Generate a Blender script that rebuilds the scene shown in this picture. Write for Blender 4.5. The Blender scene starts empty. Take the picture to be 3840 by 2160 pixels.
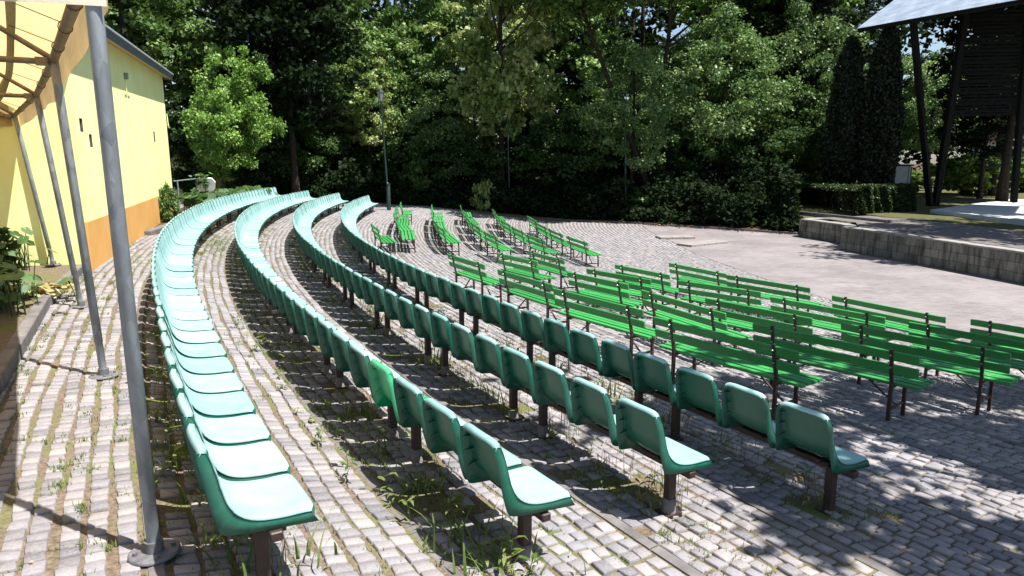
import bpy, bmesh, math, random
import numpy as np
from mathutils import Vector, Matrix

rng = np.random.default_rng(7)
random.seed(7)
SC = bpy.context.scene
COL = SC.collection
PI = math.pi

# ----------------------------------------------------------------------------
# basic helpers
# ----------------------------------------------------------------------------
def tag(o, label=None, cat=None, group=None, kind=None):
    if label: o['label'] = label
    if cat: o['category'] = cat
    if group: o['group'] = group
    if kind: o['kind'] = kind
    return o

def empty(name, loc=(0, 0, 0), rz=0.0, label=None, cat=None, group=None):
    o = bpy.data.objects.new(name, None)
    o.empty_display_size = 0.1
    COL.objects.link(o)
    o.location = loc
    o.rotation_euler = (0, 0, rz)
    return tag(o, label, cat, group)

class MB:
    """collects geometry for ONE mesh object"""
    def __init__(s):
        s.v = []; s.f = []; s.mi = []; s.sm = []
    def add(s, vs, fs, mi=0, smooth=False):
        b = len(s.v)
        s.v.extend([tuple(map(float, p)) for p in vs])
        for f in fs:
            s.f.append(tuple(i + b for i in f)); s.mi.append(mi); s.sm.append(smooth)
        return s
    def box(s, c, d, rot=None, mi=0, bev=0.0):
        c = Vector(c); hx, hy, hz = d[0] / 2, d[1] / 2, d[2] / 2
        R = rot if rot is not None else Matrix.Identity(3)
        if bev <= 0:
            P = [(-hx, -hy, -hz), (hx, -hy, -hz), (hx, hy, -hz), (-hx, hy, -hz), (-hx, -hy, hz), (hx, -hy, hz), (hx, hy, hz), (-hx, hy, hz)]
            F = [(0, 3, 2, 1), (4, 5, 6, 7), (0, 1, 5, 4), (1, 2, 6, 5), (2, 3, 7, 6), (3, 0, 4, 7)]
            s.add([c + R @ Vector(p) for p in P], F, mi)
        else:
            bm = bmesh.new(); bmesh.ops.create_cube(bm, size=1.0)
            for v in bm.verts: v.co = Vector((v.co.x * d[0], v.co.y * d[1], v.co.z * d[2]))
            bmesh.ops.bevel(bm, geom=bm.edges[:], offset=bev, segments=1, affect='EDGES', profile=0.5)
            bm.verts.index_update()
            s.add([c + R @ v.co for v in bm.verts], [[v.index for v in f.verts] for f in bm.faces], mi)
            bm.free()
        return s
    def bar(s, a, b, w, h, mi=0, up=(0, 0, 1), bev=0.0):
        """box from a to b, w wide (sideways) and h high"""
        a = Vector(a); b = Vector(b); d = b - a; L = d.length; d.normalize()
        u = Vector(up)
        if abs(d.dot(u)) > .98: u = Vector((1, 0, 0))
        x = d.cross(u).normalized(); z = x.cross(d).normalized()
        R = Matrix((x, d, z)).transposed()
        return s.box((a + b) / 2, (w, L, h), R, mi, bev)
    def tube(s, pts, rad, n=10, mi=0, cap=True, smooth=True):
        pts = [Vector(p) for p in pts]
        if not hasattr(rad, '__len__'): rad = [rad] * len(pts)
        rings = []; prev = None
        for i, p in enumerate(pts):
            d = (pts[min(i + 1, len(pts) - 1)] - pts[max(i - 1, 0)]).normalized()
            if prev is None:
                u = Vector((1, 0, 0)) if abs(d.x) < .8 else Vector((0, 1, 0))
                x = d.cross(u).normalized()
            else:
                x = (prev - d * prev.dot(d)).normalized()
            prev = x; y = d.cross(x)
            rings.append([p + (x * math.cos(2 * PI * k / n) + y * math.sin(2 * PI * k / n)) * rad[i] for k in range(n)])
        vs = [v for r in rings for v in r]; fs = []
        for i in range(len(pts) - 1):
            for k in range(n):
                fs.append((i * n + k, i * n + (k + 1) % n, (i + 1) * n + (k + 1) % n, (i + 1) * n + k))
        s.add(vs, fs, mi, smooth)
        if cap:
            s.add(rings[0][::-1], [tuple(range(n))], mi); s.add(rings[-1], [tuple(range(n))], mi)
        return s
    def prism(s, poly, z0, z1, mi=0):
        n = len(poly)
        vs = [(x, y, z0) for x, y in poly] + [(x, y, z1) for x, y in poly]
        fs = [tuple(range(n - 1, -1, -1)), tuple(range(n, 2 * n))] + [(i, (i + 1) % n, n + (i + 1) % n, n + i) for i in range(n)]
        return s.add(vs, fs, mi)
    def mesh(s, name, mats):
        me = bpy.data.meshes.new(name)
        me.from_pydata(s.v, [], s.f)
        for m in (mats if isinstance(mats, (list, tuple)) else [mats]): me.materials.append(m)
        me.polygons.foreach_set('material_index', s.mi)
        me.polygons.foreach_set('use_smooth', s.sm)
        me.update()
        return me
    def build(s, name, mats, parent=None):
        o = bpy.data.objects.new(name, s.mesh(name, mats)); COL.objects.link(o)
        if parent is not None: o.parent = parent
        return o

def np_mesh(name, verts, quads, mats, mi=None, smooth=False, colors=None, nsides=4):
    """mesh from numpy arrays: verts (n,3), faces (m,nsides)"""
    me = bpy.data.meshes.new(name)
    verts = np.ascontiguousarray(verts, dtype=np.float32); quads = np.ascontiguousarray(quads, dtype=np.int32)
    me.vertices.add(len(verts)); me.vertices.foreach_set('co', verts.ravel())
    m = len(quads)
    me.loops.add(m * nsides); me.loops.foreach_set('vertex_index', quads.ravel())
    me.polygons.add(m)
    me.polygons.foreach_set('loop_start', np.arange(0, m * nsides, nsides, dtype=np.int32))
    me.polygons.foreach_set('loop_total', np.full(m, nsides, dtype=np.int32))
    for mm in (mats if isinstance(mats, (list, tuple)) else [mats]): me.materials.append(mm)
    if mi is not None: me.polygons.foreach_set('material_index', np.asarray(mi, dtype=np.int32))
    me.polygons.foreach_set('use_smooth', np.full(m, bool(smooth)))
    if colors is not None:
        a = me.attributes.new('tone', 'FLOAT', 'POINT'); a.data.foreach_set('value', np.asarray(colors, dtype=np.float32))
    me.update(calc_edges=True)
    return me

def mobj(name, me, parent=None, loc=None, rz=None):
    o = bpy.data.objects.new(name, me); COL.objects.link(o)
    if parent is not None: o.parent = parent
    if loc is not None: o.location = loc
    if rz is not None: o.rotation_euler = (0, 0, rz)
    return o

def copy_tree(o, parent=None):
    c = o.copy(); COL.objects.link(c)
    if parent is not None: c.parent = parent
    for ch in list(o.children): copy_tree(ch, c)
    return c

ONES = ['', 'first', 'second', 'third', 'fourth', 'fifth', 'sixth', 'seventh', 'eighth', 'ninth', 'tenth', 'eleventh', 'twelfth', 'thirteenth',
        'fourteenth', 'fifteenth', 'sixteenth', 'seventeenth', 'eighteenth', 'nineteenth']
TENS = {20: ('twentieth', 'twenty'), 30: ('thirtieth', 'thirty'), 40: ('fortieth', 'forty')}
def ordinal(n):
    if n < 20: return ONES[n]
    t = n // 10 * 10
    return TENS[t][0] if n == t else TENS[t][1] + '-' + ONES[n - t]

# ----------------------------------------------------------------------------
# materials
# ----------------------------------------------------------------------------
class NT:
    def __init__(s, name):
        s.m = bpy.data.materials.new(name); s.m.use_nodes = True
        s.t = s.m.node_tree; s.n = s.t.nodes; s.l = s.t.links
        s.b = s.n['Principled BSDF']; s.out = s.n['Material Output']
    def new(s, typ, **kw):
        n = s.n.new(typ)
        for k, v in kw.items(): setattr(n, k, v)
        return n
    def link(s, a, b): s.l.new(a, b)
    def coord(s, kind='Object', scale=None):
        tc = s.new('ShaderNodeTexCoord'); o = tc.outputs[kind]
        if scale is not None:
            mp = s.new('ShaderNodeMapping'); mp.inputs['Scale'].default_value = scale
            s.link(o, mp.inputs['Vector']); o = mp.outputs['Vector']
        return o
    def own(s, scale=None):
        """object coordinates shifted by where the object stands, so that copies do not share their wear"""
        oi = s.new('ShaderNodeObjectInfo'); a = s.new('ShaderNodeVectorMath', operation='MULTIPLY_ADD')
        s.link(oi.outputs['Location'], a.inputs[0]); a.inputs[1].default_value = (3.1, 2.3, 0); s.link(s.coord('Object', scale), a.inputs[2]); return a.outputs[0]
    def noise(s, vec, scale, detail=4, rough=.6, dist=0.0):
        n = s.new('ShaderNodeTexNoise'); n.inputs['Scale'].default_value = scale
        n.inputs['Detail'].default_value = detail; n.inputs['Roughness'].default_value = rough; n.inputs['Distortion'].default_value = dist
        if vec is not None: s.link(vec, n.inputs['Vector'])
        return n.outputs['Fac']
    def ramp(s, fac, stops):
        r = s.new('ShaderNodeValToRGB'); e = r.color_ramp.elements
        while len(e) < len(stops): e.new(0.5)
        for el, (p, c) in zip(e, stops):
            el.position = p; el.color = c if len(c) == 4 else (*c, 1)
        s.link(fac, r.inputs['Fac']); return r.outputs['Color']
    def val(s, fac, a, b, c=0.0, d=1.0):
        r = s.new('ShaderNodeMapRange'); r.inputs['From Min'].default_value = a; r.inputs['From Max'].default_value = b
        r.inputs['To Min'].default_value = c; r.inputs['To Max'].default_value = d
        s.link(fac, r.inputs['Value']); return r.outputs['Result']
    def mix(s, fac, a, b, mode='MIX'):
        n = s.new('ShaderNodeMix', data_type='RGBA', blend_type=mode)
        for i, v in ((6, a), (7, b)):
            if isinstance(v, tuple): n.inputs[i].default_value = v if len(v) == 4 else (*v, 1)
            else: s.link(v, n.inputs[i])
        if isinstance(fac, (int, float)): n.inputs[0].default_value = fac
        else: s.link(fac, n.inputs[0])
        return n.outputs[2]
    def math(s, op, a, b=None):
        n = s.new('ShaderNodeMath', operation=op)
        for i, v in ((0, a), (1, b)):
            if v is None: continue
            if isinstance(v, (int, float)): n.inputs[i].default_value = v
            else: s.link(v, n.inputs[i])
        return n.outputs[0]
    def attr(s, name):
        a = s.new('ShaderNodeAttribute'); a.attribute_name = name; return a.outputs['Fac']
    def objrand(s): return s.new('ShaderNodeObjectInfo').outputs['Random']
    def color(s, c):
        if isinstance(c, tuple): s.b.inputs['Base Color'].default_value = (*c, 1)
        else: s.link(c, s.b.inputs['Base Color'])
    def rough(s, r):
        if isinstance(r, (int, float)): s.b.inputs['Roughness'].default_value = r
        else: s.link(r, s.b.inputs['Roughness'])
    def bump(s, h, strength=.3, dist=.01):
        b = s.new('ShaderNodeBump'); b.inputs['Strength'].default_value = strength; b.inputs['Distance'].default_value = dist
        s.link(h, b.inputs['Height']); s.link(b.outputs['Normal'], s.b.inputs['Normal'])
    def spec(s, v): s.b.inputs['Specular IOR Level'].default_value = v

def mat_noise(name, c0, c1, scale=6, rough=.7, bump=0.0, bscale=None, metal=0.0, spec=.5, detail=5, c2=None):
    k = NT(name); v = k.coord()
    f = k.noise(v, scale, detail)
    st = [(.3, c0), (.7, c1)] if c2 is None else [(.25, c0), (.5, c1), (.75, c2)]
    k.color(k.ramp(f, st)); k.rough(rough); k.b.inputs['Metallic'].default_value = metal; k.spec(spec)
    if bump: k.bump(k.noise(v, bscale or scale * 4, 5), bump, .01)
    return k.m

# --- plastics ---------------------------------------------------------------
def mk_plastic(name, c, fade, rough=.38, wear=.5, dirt=.3):
    k = NT(name); v = k.own()
    r = k.objrand()
    f = k.noise(v, 7, 6); f2 = k.noise(v, 38, 4); f3 = k.noise(v, 3.2, 5, .65)
    streak = k.noise(k.own((4, 70, 4)), 3, 3); scr = k.noise(k.own((90, 5, 30)), 2.2, 2)
    base = k.mix(k.val(f, .35, .7, 0, wear), c, fade)
    base = k.mix(k.val(streak, .55, .8, 0, .3), base, tuple(min(1, x * 1.25 + .02) for x in fade))
    base = k.mix(k.val(scr, .70, .76, 0, .35), base, tuple(min(1, x * 1.3 + .05) for x in fade))
    base = k.mix(k.val(f3, .52, .72, 0, dirt), base, (.20, .19, .15))
    base = k.mix(k.val(f2, .66, .72, 0, .45), base, (.11, .10, .07))
    hs = k.new('ShaderNodeHueSaturation'); k.link(base, hs.inputs['Color'])
    k.link(k.val(r, 0, 1, .88, 1.08), hs.inputs['Value']); k.link(k.val(r, 1, 0, .88, 1.12), hs.inputs['Saturation'])
    k.color(hs.outputs['Color']); k.rough(k.val(f, .3, .7, rough - .06, rough + .18))
    k.bump(f2, .05, .004)
    return k.m
M = {}
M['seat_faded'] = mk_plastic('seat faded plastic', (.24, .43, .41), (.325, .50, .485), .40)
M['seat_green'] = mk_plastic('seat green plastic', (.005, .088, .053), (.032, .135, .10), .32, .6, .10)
M['seat_new'] = mk_plastic('seat bright plastic', (.008, .36, .14), (.02, .38, .17), .3, .3)
def mk_benchpaint():
    k = NT('bench green paint'); v = k.own()
    grain = k.noise(k.own((60, 2.2, 60)), 2.5, 6, .65)
    blot = k.noise(v, 5, 5); r = k.objrand()
    c = k.ramp(grain, [(.3, (.020, .195, .040)), (.7, (.036, .285, .062))])
    c = k.mix(k.val(blot, .56, .76, 0, .5), c, (.13, .36, .16))
    wr_ = k.noise(k.own((45, 6, 45)), 3, 5, .7)
    c = k.mix(k.val(wr_, .66, .72, 0, .7), c, (.22, .27, .20)); c = k.mix(k.val(wr_, .36, .28, 0, .5), c, (.012, .10, .022))
    hs = k.new('ShaderNodeHueSaturation'); k.link(c, hs.inputs['Color'])
    k.link(k.val(r, 0, 1, .82, 1.15), hs.inputs['Value'])
    k.color(hs.outputs['Color']); k.rough(k.val(grain, .3, .7, .42, .62)); k.bump(grain, .25, .004)
    return k.m
M['bench'] = mk_benchpaint()
M['steel_brown'] = mat_noise('painted brown steel', (.022, .013, .011), (.055, .032, .026), 14, .5, .15, 60, spec=.4)
M['bolt'] = mat_noise('zinc bolt', (.5, .5, .48), (.65, .65, .62), 30, .35, metal=.8)
def mk_galv():
    k = NT('galvanised steel'); v = k.coord('Object', (1, 1, .45))
    vo = k.new('ShaderNodeTexVoronoi'); vo.inputs['Scale'].default_value = 22; k.link(v, vo.inputs['Vector'])
    f = k.noise(v, 7, 6)
    c = k.mix(k.val(f, .3, .7), (.15, .17, .19), (.29, .32, .345))
    sep = k.new('ShaderNodeSeparateColor'); k.link(vo.outputs['Color'], sep.inputs[0])
    c = k.mix(k.val(sep.outputs[0], .3, 1, 0, .35), c, (.46, .50, .52))
    k.color(c); k.b.inputs['Metallic'].default_value = .35; k.rough(k.val(f, .3, .7, .42, .6)); k.bump(f, .06, .004)
    return k.m
M['galv'] = mk_galv()
M['oldzinc'] = mat_noise('dull old zinc plate', (.09, .09, .098), (.19, .185, .195), 18, .6, .2, 60, metal=.2)
M['dull_steel'] = mat_noise('weathered tent steel', (.12, .10, .075), (.22, .19, .15), 12, .55, .1, 50, metal=.3)
# --- paving -----------------------------------------------------------------
def mk_cobble():
    k = NT('granite setts'); v = k.coord()
    t = k.attr('tone')
    c = k.ramp(t, [(0, (.108, .108, .124)), (.2, (.18, .172, .186)), (.45, (.262, .238, .240)), (.7, (.212, .210, .234)), (.88, (.30, .272, .272)), (1, (.345, .31, .305))])
    f = k.noise(v, 55, 4); g = k.noise(v, .7, 4); w_ = k.noise(v, .35, 5, .65)
    c = k.mix(k.val(w_, .45, .62, .35, 0), c, (.17, .15, .14))
    c = k.mix(k.val(f, .4, .75, 0, .35), c, (.34, .325, .33))
    c = k.mix(k.val(f, .45, .25, 0, .4), c, (.13, .12, .115))
    c = k.mix(k.val(g, .52, .72, 0, .22), c, (.22, .215, .12))
    k.color(c); k.rough(.72); k.spec(.35); k.bump(k.noise(v, 26, 6, .7), .6, .008)
    return k.m
M['cobble'] = mk_cobble()
def mk_joint():
    k = NT('sandy joints'); v = k.coord()
    f = k.noise(v, 2.2, 5); g = k.noise(v, 35, 4); h = k.noise(v, .45, 4, .6)
    c = k.mix(k.val(g, .3, .7), (.075, .058, .042), (.20, .155, .11))
    moss = k.math('MULTIPLY', k.val(f, .46, .6), k.val(h, .36, .58))
    c = k.mix(moss, c, k.mix(g, (.06, .085, .02), (.15, .17, .05)))
    k.color(c); k.rough(.95); k.spec(.1); k.bump(g, .6, .01)
    return k.m
M['joint'] = mk_joint()
M['kerb'] = mat_noise('concrete kerb', (.095, .088, .084), (.19, .175, .168), 5, .85, .35, 40, spec=.25)
def mk_orch():
    k = NT('orchestra clinker paving'); v = k.coord()
    br = k.new('ShaderNodeTexBrick'); br.inputs['Scale'].default_value = 1; br.inputs['Brick Width'].default_value = .22; br.inputs['Row Height'].default_value = .09
    br.inputs['Mortar Size'].default_value = .006; br.inputs['Color1'].default_value = (.150, .134, .134, 1); br.inputs['Color2'].default_value = (.222, .196, .196, 1); br.inputs['Mortar'].default_value = (.10, .09, .08, 1)
    k.link(k.coord('Object'), br.inputs['Vector'])
    f = k.noise(v, .5, 6, .65); g = k.noise(v, 9, 5, .7)
    st = k.noise(k.coord('Object', (1, 2.2, 1)), .22, 6, .7)
    c = k.mix(k.val(f, .40, .68, 0, .6), br.outputs['Color'], (.27, .243, .242))
    c = k.mix(k.val(st, .52, .60, 0, .45), c, (.13, .115, .11))
    c = k.mix(k.val(g, .60, .72, 0, .55), c, (.34, .30, .29))
    c = k.mix(k.val(st, .36, .30, 0, .6), c, (.33, .29, .285))
    k.color(c); k.rough(.75); k.spec(.3); k.bump(br.outputs['Fac'], -.3, .004)
    return k.m
M['orchestra'] = mk_orch()
M['soil'] = mat_noise('woodland soil', (.022, .017, .012), (.075, .055, .035), 3, .95, .6, 20, spec=.1, c2=(.05, .05, .02))
M['grassground'] = mat_noise('thin lawn', (.035, .045, .015), (.09, .085, .04), 4, .95, .5, 30, spec=.1, c2=(.05, .075, .02))
M['slab'] = mat_noise('pale stage concrete', (.40, .41, .43), (.50, .51, .53), 2, .8, .15, 30, spec=.3)
M['stagefloor'] = mat_noise('dark stage paving', (.09, .08, .075), (.17, .15, .14), 3, .8, .3, 25, spec=.25)
M['dirt'] = mat_noise('leaf litter', (.10, .06, .03), (.32, .19, .11), 16, .95, .7, 40, spec=.1)
# --- building ---------------------------------------------------------------
def mk_render(name, c0, c1, stain):
    k = NT(name); v = k.coord()
    f = k.noise(v, 1.1, 6, .65); g = k.noise(v, 70, 3); z = k.noise(k.coord('Object', (2.5, 2.5, .25)), 1.6, 5)
    c = k.mix(k.val(f, .35, .65), c0, c1)
    c = k.mix(k.val(z, .55, .8, 0, .35), c, stain)
    k.color(c); k.rough(.9); k.spec(.2); k.bump(g, .35, .006)
    return k.m
M['yellow'] = mk_render('yellow render', (.81, .83, .35), (.87, .90, .45), (.68, .74, .34))
M['holeside'] = mat_noise('shade dark hole reveal', (.05, .045, .04), (.12, .11, .095), 9, .9)  # dark colour paints shade onto the sides of the holes
M['orange'] = mk_render('orange plinth render', (.60, .31, .085), (.66, .37, .12), (.52, .31, .13))
M['soffit'] = mat_noise('orange soffit board', (.50, .28, .08), (.62, .36, .12), 8, .8, .1)
M['fascia'] = mat_noise('slate grey fascia', (.075, .095, .115), (.13, .155, .18), 7, .5, .1, 30)
M['roofedge'] = mat_noise('zinc roof edge', (.45, .47, .50), (.58, .60, .63), 6, .45, metal=.4)
M['dark'] = mat_noise('dark cavity', (.015, .013, .011), (.03, .026, .022), 8, .9)
# --- tent -------------------------------------------------------------------
def mk_fabric(name, diff, trans, w):
    k = NT(name); v = k.coord(); f = k.noise(v, 2.2, 5, .6)
    d = k.new('ShaderNodeBsdfDiffuse'); t = k.new('ShaderNodeBsdfTranslucent')
    k.link(k.mix(k.val(f, .35, .7), diff, tuple(x * .86 for x in diff)), d.inputs['Color'])
    k.link(k.mix(k.val(f, .3, .7), trans, tuple(x * .8 for x in trans)), t.inputs['Color'])
    m = k.new('ShaderNodeMixShader'); m.inputs[0].default_value = w
    k.link(d.outputs[0], m.inputs[1]); k.link(t.outputs[0], m.inputs[2]); k.link(m.outputs[0], k.out.inputs['Surface'])
    b = k.new('ShaderNodeBump'); b.inputs['Strength'].default_value = .5; b.inputs['Distance'].default_value = .03
    k.link(k.noise(v, 3.5, 4), b.inputs['Height']); k.link(b.outputs[0], d.inputs['Normal']); k.link(b.outputs[0], t.inputs['Normal'])
    return k.m
M['canvas'] = mk_fabric('orange awning canvas', (.70, .57, .34), (.80, .56, .27), .55)
M['canvas_edge'] = mk_fabric('cream awning canvas', (.82, .76, .60), (.8, .6, .25), .15)
M['olive'] = mat_noise('olive webbing', (.20, .19, .09), (.30, .28, .15), 10, .8)
M['rope'] = mat_noise('brown rope', (.07, .045, .03), (.14, .09, .06), 30, .9)
# --- stage ------------------------------------------------------------------
def mk_stone():
    k = NT('stage wall blocks'); v = k.coord('UV')
    br = k.new('ShaderNodeTexBrick'); br.inputs['Scale'].default_value = 1; br.inputs['Brick Width'].default_value = .62; br.inputs['Row Height'].default_value = .29
    br.inputs['Mortar Size'].default_value = .012; br.inputs['Bias'].default_value = 0; br.offset = .43
    br.inputs['Color1'].default_value = (.12, .112, .098, 1); br.inputs['Color2'].default_value = (.27, .25, .21, 1); br.inputs['Mortar'].default_value = (.085, .08, .07, 1)
    wv = k.new('ShaderNodeVectorMath', operation='MULTIPLY_ADD'); nz = k.new('ShaderNodeTexNoise'); nz.inputs['Scale'].default_value = 3.5; k.link(v, nz.inputs['Vector'])
    k.link(nz.outputs['Color'], wv.inputs[0]); wv.inputs[1].default_value = (.10, .05, 0); k.link(v, wv.inputs[2]); k.link(wv.outputs[0], br.inputs['Vector'])
    mp = k.new('ShaderNodeMapping'); mp.inputs['Scale'].default_value = (2.2, .35, 1); k.link(v, mp.inputs['Vector'])
    st = k.noise(mp.outputs[0], 2.0, 6, .7); f = k.noise(v, 14, 5); g = k.noise(v, 1.3, 4)
    c = k.mix(k.val(f, .35, .7, 0, .5), br.outputs['Color'], (.20, .185, .155))
    c = k.mix(k.val(st, .46, .62, 0, .85), c, (.04, .036, .031)); c = k.mix(k.val(st, .40, .32, 0, .5), c, (.30, .28, .24))
    c = k.mix(k.val(g, .6, .75, 0, .3), c, (.11, .12, .06))
    k.color(c); k.rough(.9); k.spec(.2)
    h = k.math('ADD', k.math('MULTIPLY', br.outputs['Fac'], -1.0), k.math('MULTIPLY', f, .5)); k.bump(h, .6, .02)
    return k.m
M['stone'] = mk_stone()
M['steps'] = mat_noise('pale step blocks', (.20, .18, .168), (.28, .252, .235), 5, .85, .3, 30, spec=.2)
M['coping'] = mat_noise('worn coping', (.11, .105, .095), (.27, .26, .24), 3, .85, .4, 25, spec=.25, c2=(.20, .19, .175))
def mk_sheet():
    k = NT('pale roof sheet'); v = k.coord(); f = k.noise(v, 1.5, 5, .6)
    k.color(k.mix(k.val(f, .35, .7), (.22, .27, .33), (.33, .38, .43))); k.b.inputs['Metallic'].default_value = .3
    k.rough(k.val(f, .3, .7, .35, .5)); return k.m
M['sheet'] = mk_sheet()
M['dark_timber'] = mat_noise('dark stained timber', (.004, .0038, .0038), (.010, .009, .008), 9, .75, .2, 40, spec=.2)
M['kiosk'] = mat_noise('grey kiosk panel', (.26, .29, .32), (.36, .39, .42), 5, .7, .1)
M['white'] = mat_noise('weathered white board', (.60, .61, .62), (.78, .79, .80), 6, .6, .1)
M['navy'] = mat_noise('navy side panel', (.015, .018, .06), (.03, .035, .10), 6, .5)
M['lampgreen'] = mat_noise('dark green lamp paint', (.007, .018, .017), (.014, .032, .03), 8, .45)
def mk_glass():
    k = NT('milky lantern glass'); k.color((.30, .31, .32)); k.rough(.25); k.b.inputs['Transmission Weight'].default_value = .25; return k.m  # glass greyed in place of the deep shade round the lantern
M['milk'] = mk_glass()
M['palewall'] = mat_noise('pale house wall', (.55, .47, .42), (.66, .58, .53), 2, .9)
M['rooftile'] = mat_noise('red roof tiles', (.20, .10, .075), (.28, .15, .11), 6, .85)
M['litter'] = mat_noise('scrap paper', (.7, .7, .68), (.85, .85, .82), 10, .8)
# --- plants -----------------------------------------------------------------
def mk_leaf(name, cols, trans, tw=.32, rough=.45):
    k = NT(name); t = k.attr('tone')
    n = len(cols)
    c = k.ramp(t, [(i / (n - 1), cc) for i, cc in enumerate(cols)])
    hs = k.new('ShaderNodeHueSaturation'); k.link(c, hs.inputs['Color']); k.link(k.val(k.objrand(), 0, 1, .85, 1.18), hs.inputs['Value'])
    k.color(hs.outputs['Color']); k.rough(rough); k.spec(.35 if rough < .6 else .12)
    tr = k.new('ShaderNodeBsdfTranslucent'); k.link(k.mix(.55, hs.outputs['Color'], trans), tr.inputs['Color'])
    m = k.new('ShaderNodeMixShader'); m.inputs[0].default_value = tw
    k.link(k.b.outputs[0], m.inputs[1]); k.link(tr.outputs[0], m.inputs[2]); k.link(m.outputs[0], k.out.inputs['Surface'])
    return k.m
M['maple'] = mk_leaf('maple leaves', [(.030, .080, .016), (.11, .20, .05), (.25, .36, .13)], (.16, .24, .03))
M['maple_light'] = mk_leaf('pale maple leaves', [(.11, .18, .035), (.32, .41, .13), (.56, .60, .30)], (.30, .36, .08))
M['ash'] = mk_leaf('ash leaves', [(.036, .09, .022), (.13, .22, .068), (.31, .40, .16)], (.13, .22, .05))
M['elder'] = mk_leaf('elder leaves', [(.08, .18, .025), (.17, .30, .06), (.28, .42, .11)], (.25, .40, .05), .36)
M['dark_leaf'] = mk_leaf('dark woodland leaves', [(.005, .012, .004), (.009, .020, .006), (.018, .034, .010)], (.04, .07, .012), .15, .75)  # near-black leaf colour carries the deep shade of the wood
M['needle'] = mk_leaf('conifer needles', [(.009, .022, .010), (.018, .038, .018), (.036, .062, .032)], (.03, .06, .02), .12)
M['thuja'] = mk_leaf('thuja sprays', [(.005, .011, .004), (.009, .018, .006), (.014, .026, .009)], (.02, .04, .01), .08)
M['hedge'] = mk_leaf('hedge leaves', [(.016, .034, .009), (.030, .056, .014), (.055, .085, .022)], (.06, .10, .02), .2)  # leaf colour lowered in place of shade cast on the hedge
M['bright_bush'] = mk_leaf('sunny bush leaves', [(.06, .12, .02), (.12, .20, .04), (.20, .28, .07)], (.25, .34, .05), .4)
M['weed'] = mk_leaf('weed blades', [(.06, .11, .02), (.13, .19, .04), (.26, .29, .10)], (.22, .30, .05), .35)
M['drygrass'] = mk_leaf('dry weed stems', [(.10, .07, .035), (.19, .14, .07), (.28, .22, .11)], (.3, .24, .1), .25)
M['broadleaf'] = mk_leaf('broad butterbur leaves', [(.035, .085, .028), (.075, .15, .052), (.13, .21, .09)], (.20, .30, .06), .3, .5)
M['dryleaf'] = mk_leaf('yellowed leaves', [(.26, .22, .09), (.42, .37, .17), (.50, .45, .24)], (.5, .42, .15), .25)
M['deadleaf'] = mk_leaf('brown dead leaves', [(.10, .05, .025), (.22, .11, .055), (.34, .20, .12)], (.3, .15, .06), .15)
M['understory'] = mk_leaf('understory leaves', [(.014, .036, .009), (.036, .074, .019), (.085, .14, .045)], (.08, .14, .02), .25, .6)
M['bark'] = mat_noise('dark bark', (.018, .014, .011), (.05, .04, .031), 8, .95, .8, 22, spec=.1)
M['bark_light'] = mat_noise('maple bark', (.035, .03, .024), (.085, .072, .058), 7, .95, .7, 22, spec=.1)

# ----------------------------------------------------------------------------
# the plan of the amphitheatre: one reference curve (back of the outermost row)
# ----------------------------------------------------------------------------
SG = np.linspace(-14, 64, 1561)
_u = SG / 20
_k = (.25539 + .06013 * _u) / 20
_i0 = int(np.argmin(abs(SG))); _ds = SG[1] - SG[0]
_h = np.concatenate([[0], np.cumsum((_k[1:] + _k[:-1]) / 2 * _ds)]); _h = -.57046 + _h - _h[_i0]
_hm = (_h[1:] + _h[:-1]) / 2
_x = np.concatenate([[0], np.cumsum(np.sin(_hm) * _ds)]); _y = np.concatenate([[0], np.cumsum(np.cos(_hm) * _ds)])
_x = _x - _x[_i0] - .78974; _y = _y - _y[_i0] + 1.99458
def at(s, w):
    """plan point s metres along, w metres towards the stage -> x, y, heading"""
    x = np.interp(s, SG, _x); y = np.interp(s, SG, _y); h = np.interp(s, SG, _h)
    return x + w * np.cos(h), y - w * np.sin(h), h
ROWW = [0, 1.26693, 2.6827, 4.03086]
ROWZ = [0, -.25068, -.36261, -.48161]
ROWA = [1.02302, .85, .95465, .47367]
ROWN = [62, 65, 63, 62]
PITCH = .52983
KN = np.array([0, 5, 10, 15, 20, 26, 32.])
DEV = np.array([[-.05966, .04106, .03175, .02555, .02063, .02445, .03704], [.13957, .1472, .07056, .01543, -.03493, -.10284, -.19804],
                [.01446, -.00359, -.01155, -.02735, -.021, -.00559, .01335], [-.15893, -.13049, -.13884, -.07459, .04393, .12834, .21879]])
def row_s(r, n):
    l = 1 - ROWW[r] * _k
    L = np.concatenate([[0], np.cumsum((l[1:] + l[:-1]) / 2 * _ds)])
    return np.interp(np.interp(ROWA[r], SG, L) + np.asarray(n, float) * PITCH, L, SG)
def row_pt(r, n, dr=0.0):
    s = row_s(r, n)
    return at(s, ROWW[r] + np.interp(s, KN, DEV[r]) + dr)
def zl(x, w=0): return x
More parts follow.
